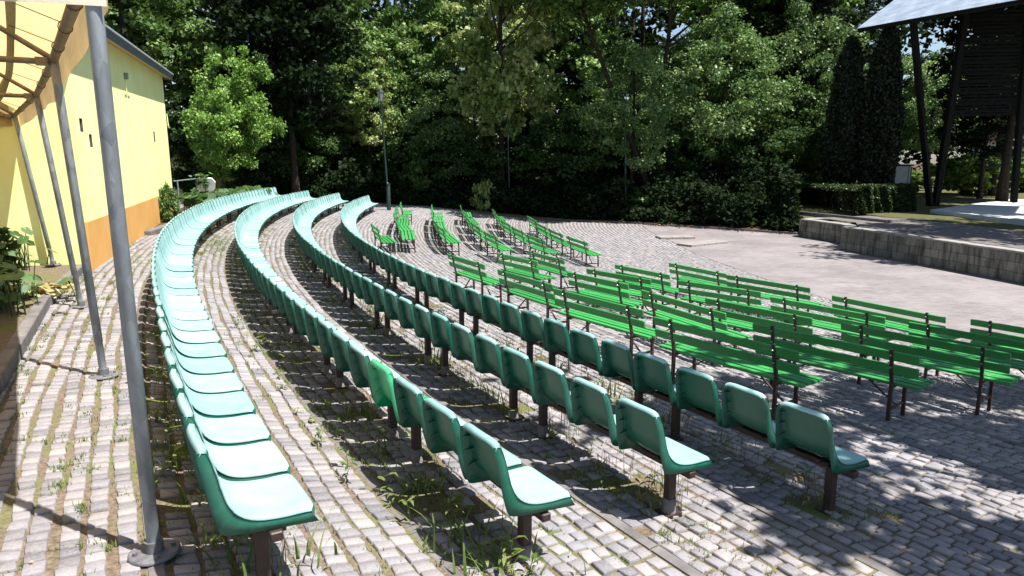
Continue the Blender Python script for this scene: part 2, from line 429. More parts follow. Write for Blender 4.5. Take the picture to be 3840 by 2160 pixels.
# lip (kerb) behind every row, as a function of s
BW = [5.35, 6.75, 8.02, 9.5, 11.1]
BZ = [-.62, -.77, -.91, -1.08, -1.22]
def lip(i, s):
    s = np.asarray(s, float)
    if i < 4: return ROWW[i] + np.interp(s, KN, DEV[i]) - .16
    if i < 9: return BW[i - 4] - .27 + .036 * np.clip(s - 4, 0, 40)
    if i == 9: return 12.45 + .03 * np.clip(s - 4, 0, 40)
    return 14.1 + .0 * s + np.interp(s, [-5, 4, 10, 17, 28, 45], [0, 0, 1.3, 2.6, 4.2, 5.0])
TREADZ = [.12] + ROWZ + BZ + [-1.36, -1.5]          # tread j lies between lip j-1 and lip j
ZLIP = [.06, -.20, -.33, -.445, -.565, -.715, -.855, -1.02, -1.165, -1.33, -1.5]     # height of the ground at every kerb
def ground_z(s, w):
    s = np.atleast_1d(np.asarray(s, float)); w = np.atleast_1d(np.asarray(w, float))
    L = np.stack([np.full_like(s, -1.15)] + [lip(i, s) + 0 * s for i in range(11)]); Z = [.12] + ZLIP
    z = np.full(s.shape, Z[-1]); z = np.where(w < L[0], Z[0], z)
    for i in range(11):
        m = (w >= L[i]) & (w < L[i + 1]); z = np.where(m, Z[i] + (Z[i + 1] - Z[i]) * (w - L[i]) / (L[i + 1] - L[i]), z)
    return z
def tread_z(s, w): return float(ground_z(s, w)[0])

# ----------------------------------------------------------------------------
# camera, light, sky
# ----------------------------------------------------------------------------
pt, ro = .18378, -.00204
fwd = Vector((0, math.cos(pt), -math.sin(pt))); r0 = Vector((1, 0, 0)); u0 = r0.cross(fwd)
right = math.cos(ro) * r0 + math.sin(ro) * u0; up = -math.sin(ro) * r0 + math.cos(ro) * u0
cam = bpy.data.cameras.new('camera'); cam.sensor_width = 36; cam.lens = 36 * 2585.14 / 3840; cam.clip_end = 1500; cam.clip_start = .05
co = bpy.data.objects.new('camera', cam); COL.objects.link(co)
mw = Matrix((right, up, -fwd)).transposed().to_4x4(); mw.translation = Vector((0, 0, 2.08427)); co.matrix_world = mw
SC.camera = co
CAMP = Vector((0, 0, 2.08427))
def ray(px, py):
    return fwd + right * ((px - 1920) / 2585.14) - up * ((py - 1080) / 2585.14)
def atdepth(px, py, Y):
    """the place Y metres ahead that the survey of the photograph gives"""
    d = ray(px, py); return CAMP + d * (Y / d.y)
def atz(px, py, z):
    d = ray(px, py); return CAMP + d * ((z - CAMP.z) / d.z)

SUN = Vector((.425, -.195, 1.0)).normalized()
sl = bpy.data.lights.new('sun', 'SUN'); sl.energy = 5.0; sl.angle = math.radians(.5); sl.color = (1, .965, .92)
so = bpy.data.objects.new('sun', sl); COL.objects.link(so); so.rotation_euler = (-SUN).to_track_quat('-Z', 'Y').to_euler(); so.location = (0, 0, 40)
W = bpy.data.worlds.new('World'); SC.world = W; W.use_nodes = True
wn = W.node_tree.nodes; sk = wn.new('ShaderNodeTexSky'); sk.sky_type = 'NISHITA'; sk.sun_disc = False
sk.sun_elevation = math.asin(SUN.z); sk.sun_rotation = math.atan2(SUN.x, SUN.y); sk.air_density = 1.0; sk.dust_density = 1.0
bg = wn['Background']; W.node_tree.links.new(sk.outputs[0], bg.inputs[0]); bg.inputs[1].default_value = .07
SC.view_settings.view_transform = 'Standard'; SC.view_settings.look = 'None'; SC.view_settings.gamma = 1; SC.view_settings.exposure = 1.2
SC.cycles.max_bounces = 6; SC.cycles.diffuse_bounces = 3; SC.cycles.glossy_bounces = 2; SC.cycles.transmission_bounces = 4
SC.cycles.transparent_max_bounces = 4
SC.cycles.use_denoising = True

# ----------------------------------------------------------------------------
# ground
# ----------------------------------------------------------------------------
def strip(name, s0, s1, fa, fb, z, m, n=90, nw=1):
    S = np.linspace(s0, s1, n); V = []
    for s in S:
        a = fa(s) if callable(fa) else fa; b = fb(s) if callable(fb) else fb
        for k in range(nw + 1):
            x, y, _ = at(s, a + (b - a) * k / nw); V.append((x, y, z if z is not None else tread_z(s, min(a + (b - a) * k / nw, b - 1e-6)) - .016))
    q = [(i * (nw + 1) + k, i * (nw + 1) + k + 1, (i + 1) * (nw + 1) + k + 1, (i + 1) * (nw + 1) + k) for i in range(n - 1) for k in range(nw)]
    return MB().add(V, q).build(name, m)
tag(MB().add([(-400, -400, -1.9), (400, -400, -1.9), (400, 600, -1.9), (-400, 600, -1.9)], [(0, 1, 2, 3)]).build('ground', M['soil']), kind='structure')
S0, S1 = -9.0, 41.0
for j in range(11):
    fa = (lambda s: -4.5) if j == 0 else (lambda s, j=j: lip(j - 1, s))
    fb = (lambda s, j=j: lip(j, s))
    tag(strip('terrace_ground', S0, S1 + 1.5, fa, fb, None, M['joint'], 90, 5 if j == 0 else 2), kind='structure')

# kerb stones: one straight or curved line of kerb per terrace
def kerb_line(i, s0=S0, s1=S1 + .5):
    mb = MB(); s = s0
    while s < s1:
        e = min(s + random.uniform(.9, 1.05), s1)
        zt = ZLIP[i] + random.uniform(.002, .010); zb = zt - .2
        P = []
        for ss in (s + .006, e - .006):
            w = float(lip(i, ss)); 
            for ww, zz in ((w - .080, zb), (w - .080, zt - .006), (w - .012, zt), (w, zt - .014), (w, zb)):
                x, y, _ = at(ss, ww); P.append((x, y, zz))
        mb.add(P, [(0, 1, 6, 5), (1, 2, 7, 6), (2, 3, 8, 7), (3, 4, 9, 8), (0, 4, 3, 2, 1), (5, 6, 7, 8, 9)])
        s = e
    return tag(mb.build('kerb', M['kerb']), kind='structure')
for i in range(11): kerb_line(i)

# granite setts: real stones on every terrace
def cobbles():
    Sx, Wx, LS, LW, ZZ, near, TN = [], [], [], [], [], [], []
    for j in range(11):
        mid = np.linspace(S0, S1, 60)
        wa = (np.full_like(mid, -3.6) if j == 0 else lip(j - 1, mid) + .012); wb = lip(j, mid) - .095
        width = (wb - wa); ncol = max(1, int(round(width.mean() / .132)))
        jw = .026 if j == 0 else (.018 if j < 2 else .011)
        for c in range(ncol):
            s = S0 + random.uniform(0, .1)
            ph = rng.uniform(0, 6.3, 3)
            while s < S1:
                L = random.uniform(.085, .125) if j < 2 else random.uniform(.10, .155)
                sm = s + L / 2
                a = np.interp(sm, mid, wa); b = np.interp(sm, mid, wb); cw = (b - a) / ncol
                wob = .010 * math.sin(sm * 1.7 + ph[0]) + .007 * math.sin(sm * 4.1 + ph[1])
                wq = a + cw * (c + .5); gone = False
                for r_ in range(4):
                    dw_ = wq - ROWW[r_]
                    if -.12 < dw_ < .55 and sm < 28 and math.sin(sm * 2.9 + r_ * 1.7) + math.sin(sm * 6.3 + dw_ * 5 + r_) + random.uniform(-.7, .7) > 1.15: gone = True
                if not gone and not (sm > 33 and j > 6 and sm > 40):
                    Sx.append(sm); Wx.append(a + cw * (c + .5) + wob); LS.append(L - random.uniform(.007, .014)); LW.append(cw - jw - random.uniform(0, .010))
                    ZZ.append(0); near.append(sm < 13 - max(0, (abs(a + cw * c - 4) - 6)) * .4); TN.append(random.random())
                s += L
    Sx, Wx, LS, LW, ZZ, TN = map(np.array, (Sx, Wx, LS, LW, ZZ, TN)); near = np.array(near)
    for nm, sel, g in (('near', near, 6), ('far', ~near, 4)):
        s, w, ls, lw, tn = Sx[sel], Wx[sel], LS[sel], LW[sel], TN[sel]; n = len(s); z = ground_z(s, w); slope = (ground_z(s, w + .02) - ground_z(s, w - .02)) / .04
        p = np.linspace(-1, 1, g); A, B = np.meshgrid(p, p, indexing='ij'); A = A.ravel(); B = B.ravel()
        # rounded square: pull the corners in
        r = np.maximum(abs(A), abs(B)); cr = np.abs(A * B)
        sq = 1 - .085 * cr
        prof = None
        if g == 6:
            q = np.array([-1, -.965, -.84, .84, .965, 1]); A2, B2 = np.meshgrid(q, q, indexing='ij'); A2 = A2.ravel(); B2 = B2.ravel()
        else:
            q = np.array([-1, -.92, .92, 1]); A2, B2 = np.meshgrid(q, q, indexing='ij'); A2 = A2.ravel(); B2 = B2.ravel()
        r = np.maximum(abs(A2), abs(B2)); sq = 1 - (.085 * abs(A2 * B2) if g == 4 else .10 * (abs(A2 * B2)) ** 3)
        prof = np.where(r > .99, -.028, np.where(r > .94, -.0045 if g == 6 else -.002, 0.0)) + .0015 * (1 - r ** 2)
        jc = rng.normal(0, .075, (n, 2, 2, 2)); fa_ = (A2 + 1) / 2; fb_ = (B2 + 1) / 2
        jit = rng.normal(0, .014, (n, g * g, 2)) + sum(jc[:, i, k][:, None] * ((fa_ if i else 1 - fa_) * (fb_ if k else 1 - fb_))[None, :, None] for i in (0, 1) for k in (0, 1))
        rot = rng.normal(0, .055, n)
        da = (A2 * sq + jit[:, :, 0]) * ls[:, None] / 2; db = (B2 * sq + jit[:, :, 1]) * lw[:, None] / 2
        ds = da * np.cos(rot)[:, None] - db * np.sin(rot)[:, None]; dw = da * np.sin(rot)[:, None] + db * np.cos(rot)[:, None]
        tilt = rng.normal(0, .028, (n, 2)); tilt[:, 1] += slope; zo = rng.normal(0, .0042, n)
        zz = z[:, None] + zo[:, None] + prof[None] + ds * tilt[:, :1] + dw * tilt[:, 1:] + rng.normal(0, .0007, (n, g * g))
        x, y, _ = at((s[:, None] + ds).ravel(), (w[:, None] + dw).ravel())
        V = np.stack([x, y, zz.ravel()], -1)
        I = np.arange(g * g).reshape(g, g)
        F = np.stack([I[:-1, :-1], I[:-1, 1:], I[1:, 1:], I[1:, :-1]], -1).reshape(-1, 4)
        F = (F[None] + (np.arange(n) * g * g)[:, None, None]).reshape(-1, 4)
        me = np_mesh('cobblestone_paving', V, F, M['cobble'], smooth=True, colors=np.repeat(tn, g * g))
        tag(mobj('cobblestone_paving', me), kind='structure')
cobbles()

# orchestra (flat, clinker paved) between the last lip and the stage wall
STAGE = [(17.6, 8.0), (16.3, 14.2), (15.24, 20.2), (14.4, 24.3), (13.68, 27.77)]
orch = []
for s in np.linspace(S0, 40, 60):
    w = float(lip(10, s)); x, y, _ = at(s, w); orch.append((float(x), float(y)))
OV = [(x, y, -1.5) for x, y in orch]
far_edge = [(10.85, 35.9), (13.8, 33.2)]
poly = orch + far_edge + [(14.8, 31.0), (14.6, 27.8), (15.0, 24.3), (15.9, 20.2), (17.0, 14.2), (18.3, 8.0), (19, -8)]
bm = bmesh.new(); vs = [bm.verts.new((x, y, -1.5)) for x, y in poly]; bm.faces.new(vs); bmesh.ops.triangulate(bm, faces=bm.faces[:])
me = bpy.data.meshes.new('orchestra_paving'); bm.to_mesh(me); bm.free(); me.materials.append(M['orchestra'])
tag(mobj('orchestra_paving', me), kind='structure')
# border strip of flat stones in front of the stage wall
mb = MB()
for (a, b) in zip(STAGE[:-1], STAGE[1:]):
    A = Vector((*a, 0)); B = Vector((*b, 0)); d = (B - A).normalized(); nrm = Vector((-d.y, d.x, 0)); nrm = nrm if nrm.x < 0 else -nrm
    n = int((B - A).length / .7); 
    for k in range(n):
        p = A + d * ((k + .5) * (B - A).length / n) + nrm * .62
        mb.box((p.x, p.y, -1.493), ((B - A).length / n - .012, .12, .03), Matrix.Rotation(math.atan2(d.y, d.x), 3, 'Z'))
tag(mb.build('edging_stones', M['kerb']), kind='structure')
# little steps where the terraces run out beside the orchestra
for (a, b, z) in (((2480, 892), (2612, 890), -1.41), ((2600, 921), (2740, 906), -1.42)):
    A = atz(a[0], a[1], z); B = atz(b[0], b[1], z); mb = MB()
    d = (B - A).normalized(); nrm = Vector((-d.y, d.x, 0)); nrm = nrm if nrm.y > 0 else -nrm
    L = (B - A).length; k = 3
    for i in range(k):
        p = A + d * (L * (i + .5) / k) + nrm * .5
        mb.box((p.x, p.y, z - .10), (L / k - .012, .8, .22), Matrix.Rotation(math.atan2(d.y, d.x), 3, 'Z'), bev=.012)
    o = mb.build('stone_step', M['steps'])
    tag(o, 'low concrete step of blocks at the far edge of the orchestra, ' + ('upper of the two' if z > -1.415 else 'lower of the two'), 'step', 'steps beside the orchestra')

# woodland floor beyond the far kerb
EDGE = [(-14.5, 35.5), (-11.5, 38.8), (-7.63, 40.1), (-2.26, 40.6), (1.48, 41.0), (3.61, 40.1), (6.56, 39.37), (8.47, 37.72), (10.85, 35.9), (13.8, 33.24)]
EZ = [.14, -.1, -.40, -.95, -1.28, -1.38, -1.42, -1.42, -1.42, -1.42]
V = []; F = []
for (x, y), z in zip(EDGE, EZ):
    V += [(x, y, z), (x * 1.12 + .5, y + 6, max(z, -.9)), (x * 1.5 + 3, y + 25, -.6), (x * 3, y + 120, -.4)]
for i in range(len(EDGE) - 1):
    for k in range(3): F.append((i * 4 + k, i * 4 + k + 1, (i + 1) * 4 + k + 1, (i + 1) * 4 + k))
tag(MB().add(V, F).build('woodland_floor', M['soil']), kind='structure')
mb = MB()
for i in range(len(EDGE) - 1):
    A = Vector((*EDGE[i], EZ[i])); B = Vector((*EDGE[i + 1], EZ[i + 1])); n = max(1, int((B - A).length))
    for k in range(n):
        a = A.lerp(B, k / n); b = A.lerp(B, (k + .985) / n); dz = Vector((0, 0, -.1))
        mb.bar(a + dz, b + dz, .10, .26)
tag(mb.build('kerb', M['kerb']), kind='structure')
# upper left ground: paved bed behind a kerb, beside the yellow building
BEDK = [(-2.6, 1.6), (-4.5, 5.75), (-6.35, 9.15), (-7.66, 12.05)]
bedpoly = BEDK + [(-7.9, 13.0), (-16, 13.0), (-16, 0), (-4, 0)]
bm = bmesh.new(); bm.faces.new([bm.verts.new((x, y, .235)) for x, y in bedpoly]); bmesh.ops.triangulate(bm, faces=bm.faces[:])
me = bpy.data.meshes.new('paved_bed_ground'); bm.to_mesh(me); bm.free(); me.materials.append(M['joint'])
tag(mobj('paved_bed_ground', me), kind='structure')
mb = MB()
for a, b in zip(BEDK[:-1], BEDK[1:]):
    A = Vector((*a, .13)); B = Vector((*b, .13)); n = max(1, int(round((B - A).length / 1.0)))
    for k in range(n): mb.bar(A.lerp(B, k / n), A.lerp(B, (k + .988) / n), .13, .27, bev=.012)
tag(mb.build('kerb', M['kerb']), kind='structure')
# setts of that bed
def bed_cobbles():
    V = []; F = []; T = []
    ax = Vector((-.55, .835, 0)); nx = Vector((-.835, -.55, 0)); o0 = Vector((-2.6, 1.6, 0))
    q = np.array([-1, -.72, .72, 1]); A2, B2 = np.meshgrid(q, q, indexing='ij'); A2 = A2.ravel(); B2 = B2.ravel()
    sq = 1 - .13 * abs(A2 * B2); r = np.maximum(abs(A2), abs(B2)); prof = np.where(r > .99, -.026, .004)
    I = np.arange(16).reshape(4, 4); FF = np.stack([I[:-1, :-1], I[:-1, 1:], I[1:, 1:], I[1:, :-1]], -1).reshape(-1, 4)
    cnt = 0
    for c in range(34):
        s = random.uniform(0, .1)
        while s < 12.6:
            L = random.uniform(.09, .14)
            p = o0 + ax * (s + L / 2) + nx * (.18 + c * .135)
            # keep right of nothing: skip stones outside the kerb line
            i = np.interp(p.y, [b[1] for b in BEDK], [b[0] for b in BEDK])
            if p.x < i - .16 and p.y < 12.42 and p.x > -13:
                jit = rng.normal(0, .05, (2, 16))
                a = (A2 * sq + jit[0]) * (L - .018) / 2; b = (B2 * sq + jit[1]) * .108 / 2
                V.append(np.stack([p.x + ax.x * a + nx.x * b, p.y + ax.y * a + nx.y * b, .25 + prof + rng.normal(0, .003) + 0 * a], -1)); F.append(FF + cnt * 16); T.append(np.full(16, random.random())); cnt += 1
            s += L
    me = np_mesh('bed_cobblestones', np.concatenate(V), np.concatenate(F), M['cobble'], smooth=True, colors=np.concatenate(T))
    tag(mobj('bed_cobblestones', me), kind='structure')
bed_cobbles()
# earth along the long wall and the plant bed behind the outermost row
bpoly = [(-9.95, 18.6), (-9.75, 18.4), (-10.6, 22.2), (-11.2, 25.5), (-11.5, 30.5), (-11.6, 36), (-15.5, 36), (-13.2, 27), (-11.4, 22.5)]
bm = bmesh.new(); bm.faces.new([bm.verts.new((x, y, .17)) for x, y in bpoly]); bmesh.ops.triangulate(bm, faces=bm.faces[:])
me = bpy.data.meshes.new('plant_bed_ground'); bm.to_mesh(me); bm.free(); me.materials.append(M['soil'])
tag(mobj('plant_bed_ground', me), kind='structure')
mb = MB()
KB = [(-9.75, 18.4), (-10.55, 22.2), (-11.15, 25.5), (-11.45, 30.5), (-11.5, 35.5)]
for a, b in zip(KB[:-1], KB[1:]):
    A = Vector((*a, .12)); B = Vector((*b, .12)); n = max(1, int(round((B - A).length / .9)))
    for k in range(n): mb.bar(A.lerp(B, k / n), A.lerp(B, (k + .98) / n), .22, .25, bev=.02)
tag(mb.build('kerb', M['kerb']), kind='structure')
# ----------------------------------------------------------------------------
# plastic shell seats
# ----------------------------------------------------------------------------
def shell_mesh():
    ctrl = np.array([(.030, .820), (.052, .755), (.070, .685), (.084, .615), (.100, .548), (.128, .492), (.172, .452), (.228, .430), (.290, .419), (.360, .413), (.430, .412), (.478, .408), (.500, .398)])
    outer_u = np.array([0, .2, .38, .47, .52, .62, 1.0])
    outer = np.array([(-.020, .792), (-.001, .66), (.025, .50), (.048, .408), (.062, .386), (.17, .372), (.503, .338)])
    d = np.concatenate([[0], np.cumsum(np.linalg.norm(np.diff(ctrl, axis=0), axis=1))]); d /= d[-1]
    # smooth curve through the control points
    def cr(u):
        u = min(max(u, 0), 1); i = min(int(np.searchsorted(d, u, side='right') - 1), len(ctrl) - 2); t = (u - d[i]) / (d[i + 1] - d[i])
        p0 = ctrl[max(i - 1, 0)]; p1 = ctrl[i]; p2 = ctrl[i + 1]; p3 = ctrl[min(i + 2, len(ctrl) - 1)]
        return .5 * ((2 * p1) + (-p0 + p2) * t + (2 * p0 - 5 * p1 + 4 * p2 - p3) * t * t + (-p0 + 3 * p1 - 3 * p2 + p3) * t ** 3)
    def nrm(u):
        t = cr(min(u + .01, 1)) - cr(max(u - .01, 0)); t /= np.linalg.norm(t)
        return np.array([-t[1], t[0]]) * -1        # away from the sitter: back / down
    def out(u): return np.array([np.interp(u, outer_u, outer[:, 0]), np.interp(u, outer_u, outer[:, 1])])
    N = 25; cols = np.array([-1, -.93, -.80, -.55, -.25, 0, .25, .55, .80, .93, 1])
    US = np.linspace(0, 1, N)
    def half(u): return np.interp(u, [0, .10, .35, .5, .62, 1], [.184, .207, .220, .229, .238, .239])
    front = np.zeros((N, 11, 3)); nv = np.zeros((N, 2))
    for i, u in enumerate(US):
        for j, c in enumerate(cols):
            a = abs(c); u0 = .050 * a ** 5; u1 = 1 - .045 * a ** 5
            uu = u0 + (u1 - u0) * u
            p = cr(uu); n = nrm(uu)
            dish = .016 * (1 - a ** 2) * np.interp(uu, [0, .1, .6, .9, 1], [.6, 1, 1, .8, .1])
            p = p + n * dish + n * (.013 if a == 1 else (.003 if a > .9 else 0))
            front[i, j] = (p[0], c * half(uu), p[1])
    def part(i0, i1, top, bottom):
        mb = MB()
        P = front[i0:i1 + 1]; n = len(P)
        idx = lambda i, j: i * 11 + j
        q = [(idx(i, j), idx(i + 1, j), idx(i + 1, j + 1), idx(i, j + 1)) for i in range(n - 1) for j in range(10)]
        mb.add(P.reshape(-1, 3), q, 0, True)
        # rear face of the moulding, 5 mm behind
        B = P.copy()
        for i in range(n):
            nn = nrm(US[i0 + i]); B[i, :, 0] += nn[0] * .006; B[i, :, 2] += nn[1] * .006
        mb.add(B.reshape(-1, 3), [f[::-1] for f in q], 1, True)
        # side skirts (outer face, rim and inner face)
        for sd, j in ((-1, 0), (1, 10)):
            O = []
            for i in range(n):
                u = US[i0 + i]; o = out(u); O.append((o[0], sd * (half(u) + .007), o[1]))
            a = P[:, j]; O = np.array(O); Inn = O.copy(); Inn[:, 1] -= sd * .006; A2 = a.copy(); A2[:, 1] -= sd * .008
            mid = a * .8 + O * .2; mid[:, 1] = sd * (np.abs(O[:, 1]) - .0005)
            for X, Y in ((a, mid), (mid, O), (O, Inn), (Inn, A2)):
                vs = np.concatenate([X, Y]); fs = [(i, i + 1, n + i + 1, n + i) for i in range(n - 1)]
                if sd > 0: fs = [f[::-1] for f in fs]
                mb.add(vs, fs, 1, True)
            # stiffening gussets behind the back
            if top:
                for i in range(3, n - 1, 3):
                    p = P[i, j]; jn = 2 if j == 0 else 8; c = P[i, jn]; o = O[i]
                    mb.add([p, (c[0] - .004, c[1], c[2]), (o[0] + .004, o[1] - sd * .003, o[2]), (p[0], p[1], p[2] + .004), (c[0] - .004, c[1], c[2] + .004), (o[0] + .004, o[1] - sd * .003, o[2] + .004)],
                           [(0, 1, 2), (5, 4, 3), (1, 4, 5, 2), (0, 3, 4, 1), (2, 5, 3, 0)], 1)
        if top:      # rolled rim along the top of the back
            a = P[0]; o = a.copy(); o[:, 0] -= .040; o[:, 2] -= .020; md = a.copy(); md[:, 0] -= .022; md[:, 2] += .007
            lo = o.copy(); lo[:, 2] -= .016; lo[:, 0] += .004
            o[0, 1] -= .006; o[-1, 1] += .006
            for X, Y, mt in ((a, md, 0), (md, o, 0), (o, lo, 1)):
                mb.add(np.concatenate([X, Y]), [(j + 1, j, 11 + j, 11 + j + 1) for j in range(10)], mt, True)
        if bottom:   # front edge
            a = P[-1]; md = a.copy(); md[:, 0] += .008; md[:, 2] -= .014; o = md.copy(); o[:, 2] = .338; o[:, 0] -= .004
            o2 = o.copy(); o2[:, 0] -= .006
            o[0, 1] -= .007; o[-1, 1] += .007; md[0, 1] -= .007; md[-1, 1] += .007
            for X, Y in ((a, md), (md, o), (o, o2)):
                mb.add(np.concatenate([X, Y]), [(j, j + 1, 11 + j + 1, 11 + j)[::-1] for j in range(10)], 1, True)
        return mb
    k = 11
    return part(0, k, True, False), part(k, N - 1, False, True)
_back, _seat = shell_mesh()
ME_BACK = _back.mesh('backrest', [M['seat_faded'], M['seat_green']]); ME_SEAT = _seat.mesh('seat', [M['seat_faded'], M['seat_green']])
ME_BACKN = _back.mesh('backrest_bright', [M['seat_new'], M['seat_new']]); ME_SEATN = _seat.mesh('seat_bright', [M['seat_new'], M['seat_new']])
for me in (ME_BACK, ME_SEAT, ME_BACKN, ME_SEATN):
    bm = bmesh.new(); bm.from_mesh(me); bmesh.ops.remove_doubles(bm, verts=bm.verts[:], dist=.0004); bm.to_mesh(me); bm.free()
RN = ['outermost curved row beside the yellow building', 'second curved row from the yellow building', 'third curved row from the yellow building', 'innermost curved row beside the green benches']
RS = ['outermost curved row', 'second curved row', 'third curved row', 'curved row nearest the benches']
for r in range(4):
    N = ROWN[r]
    X, Y, H = row_pt(r, np.arange(N) + .5)
    for k in range(N):
        j = (random.gauss(0, .006), random.gauss(0, .004), random.gauss(0, .012))
        if k < N / 2: pos = '%s from the near end of the %s' % (ordinal(k + 1), RS[r])
        else: pos = '%s from the far end of the %s' % (ordinal(N - k), RS[r])
        new = (r == 1 and k == 3)
        lab = ('bright unfaded green plastic seat, ' if new else ('faded mint plastic seat, ' if r < 2 else 'faded green plastic seat, ')) + pos
        e = empty('plastic_seat', (X[k] + j[0] * math.sin(H[k]), Y[k] + j[0] * math.cos(H[k]), ROWZ[r] + j[1]), -H[k] + j[2], lab, 'seat', 'plastic seats in four curved rows')
        mobj('backrest', ME_BACKN if new else ME_BACK, e); mobj('seat', ME_SEATN if new else ME_SEAT, e)

# steel beams on posts that carry the seats, four seats to a beam
def beam_parts(L):
    rail = MB().box((.30, L / 2, .325), (.06, L - .03, .05), bev=.006)
    return rail
ME_POST = MB().box((.25, 0, .13), (.066, .066, .43), bev=.006).box((.31, 0, .29), (.12, .05, .03)).box((.25, 0, -.012), (.13, .13, .03)).mesh('post', M['steel_brown'])
ME_BRK = MB().box((.31, 0, .362), (.2, .035, .024), bev=.004).mesh('bracket', M['steel_brown'])
ME_SLV = MB().tube([(.25, 0, -.06), (.25, 0, .10), (.25, 0, .105)], [.052, .047, .04], 14).mesh('concrete_sleeve', M['kerb'])
for r in range(4):
    N = ROWN[r]; nb = (N + 3) // 4
    for b in range(nb):
        n0 = b * 4; n1 = min(n0 + 4, N)
        x0, y0, h0 = row_pt(r, n0); x1, y1, h1 = row_pt(r, n1)
        L = math.hypot(x1 - x0, y1 - y0); h = math.atan2(x1 - x0, y1 - y0)
        if b < nb / 2: pos = '%s four seats from the near end of the %s' % (ordinal(b + 1), RS[r])
        else: pos = '%s four seats from the far end of the %s' % (ordinal(nb - b), RS[r])
        if n1 - n0 < 4: pos = pos.replace('four seats', 'few seats')
        e = empty('seat_beam', (x0, y0, ROWZ[r]), -h, 'brown steel beam under the ' + pos, 'seat frame', 'steel beams carrying the plastic seats')
        beam_parts(L).build('rail', M['steel_brown'], e)
        ps = [.33, n1 - n0 - .66] if n1 - n0 > 1 else [.5]
        for q in ps:
            p = mobj('post', ME_POST, e, (0, q * PITCH, 0))
            if r == 1 or (r == 2 and b < 3): mobj('concrete_sleeve', ME_SLV, p)
        for q in range(n1 - n0): mobj('bracket', ME_BRK, e, (0, (q + .5) * PITCH, 0))

# ----------------------------------------------------------------------------
# green slatted benches
# ----------------------------------------------------------------------------
BL = 1.9
def bench_proto():
    seat = MB()
    for i in range(4): seat.box((.185 + i * .105, 0, .425 + (.004 if i % 2 else 0)), (.076, BL, .034), bev=.004)
    for i in range(4):
        for sd in (-1, 1):
            for e_ in (-.018, .018): seat.tube([(.185 + i * .105 + e_, sd * (BL / 2 - .27), .43), (.185 + i * .105 + e_, sd * (BL / 2 - .27), .4475)], .0075, 6, 1)
    back = MB(); R = Matrix.Rotation(-.20, 3, 'Y')
    for z, x in ((.612, .084), (.765, .054)): back.box((x, 0, z), (.030, BL - .01, .100), R, bev=.004)
    bolts = MB()
    parts = []
    for sd in (-1, 1):
        y = sd * (BL / 2 - .27); f = MB()
        f.bar((.115, y, -.05), (.118, y, .45), .035, .035); f.bar((.118, y, .44), (.030, y, .835), .035, .03)
        f.bar((.52, y, -.06), (.50, y, .40), .035, .035)
        f.bar((.10, y, .392), (.53, y, .392), .035, .03)
        f.bar((.115, y, .13), (.515, y, .13), .02, .028)
        br = MB(); br.bar((.31, y - sd * .36, .40), (.31, y - sd * .01, .14), .022, .012)
        bo = [MB().tube([(x, y, z), (x - .02, y, z - .003)], [.010, .007], 8) for z, x in ((.63, .052), (.77, .022))]
        parts.append((f, br, bo))
    return seat, back, parts
_s, _b, _p = bench_proto()
ME_BS = _s.mesh('bench_seat', [M['bench'], M['bolt']]); ME_BB = _b.mesh('bench_back', M['bench'])
ME_FR = [(f.mesh('leg_frame', M['steel_brown']), br.mesh('brace', M['steel_brown']), [q.mesh('bolt', M['bolt']) for q in bo]) for f, br, bo in _p]
def bench(a, b, z, label, group):
    """a, b: plan positions of the two ends of the back's top edge (b towards increasing s)"""
    a = Vector((a[0], a[1], 0)); b = Vector((b[0], b[1], 0)); d = b - a; L = d.length; h = math.atan2(d.x, d.y); m = (a + b) / 2
    e = empty('park_bench', (m.x, m.y, z), -h, label, 'bench', group)
    e.scale = (1, L / BL, 1)
    mobj('seat', ME_BS, e); mobj('backrest', ME_BB, e)
    for fr, br, bo in ME_FR:
        f = mobj('leg_frame', fr, e); mobj('brace', br, f)
        for q in bo: mobj('bolt', q, f)
NEAR = {'A': [((-.55, 12.51), (-1.35, 13.98)), ((.59, 10.41), (-.29, 11.95)), ((1.64, 8.59), (.58, 10.13)), ((2.83, 6.63), (1.70, 8.21))],
        'B': [((.48, 13.91), (-.37, 15.27)), ((1.90, 11.27), (.99, 12.59)), ((2.84, 9.05), (2.02, 10.79)), ((4.25, 6.96), (3.01, 8.47))],
        'C': [((1.11, 15.06), (.36, 16.68)), ((2.53, 12.52), (1.48, 13.84)), ((4.15, 9.34), (3.06, 10.81)), ((5.65, 7.55), (4.43, 9.09))],
        'D': [((3.23, 14.06), (2.31, 15.54)), ((4.46, 12.18), (3.26, 13.43)), ((5.60, 10.12), (4.46, 11.75)), ((6.95, 8.27), (5.79, 9.84))],
        'E': [((4.71, 15.04), (3.81, 16.73)), ((5.83, 13.30), (4.67, 14.91)), ((6.89, 10.72), (5.91, 12.56)), ((8.38, 9.02), (7.22, 10.61))]}
ZR = dict(zip('ABCDE', BZ))
BRN = {'A': 'first bench row', 'B': 'second bench row', 'C': 'third bench row', 'D': 'fourth bench row', 'E': 'fifth bench row'}
for k, L in NEAR.items():
    for i, (a, b) in enumerate(L):
        dz = ZR[k]
        bench(a, b, dz, 'green slatted bench before the aisle, %s from it, %s from the seats' % (ordinal(i + 1), BRN[k]), 'green benches on the near side of the aisle')
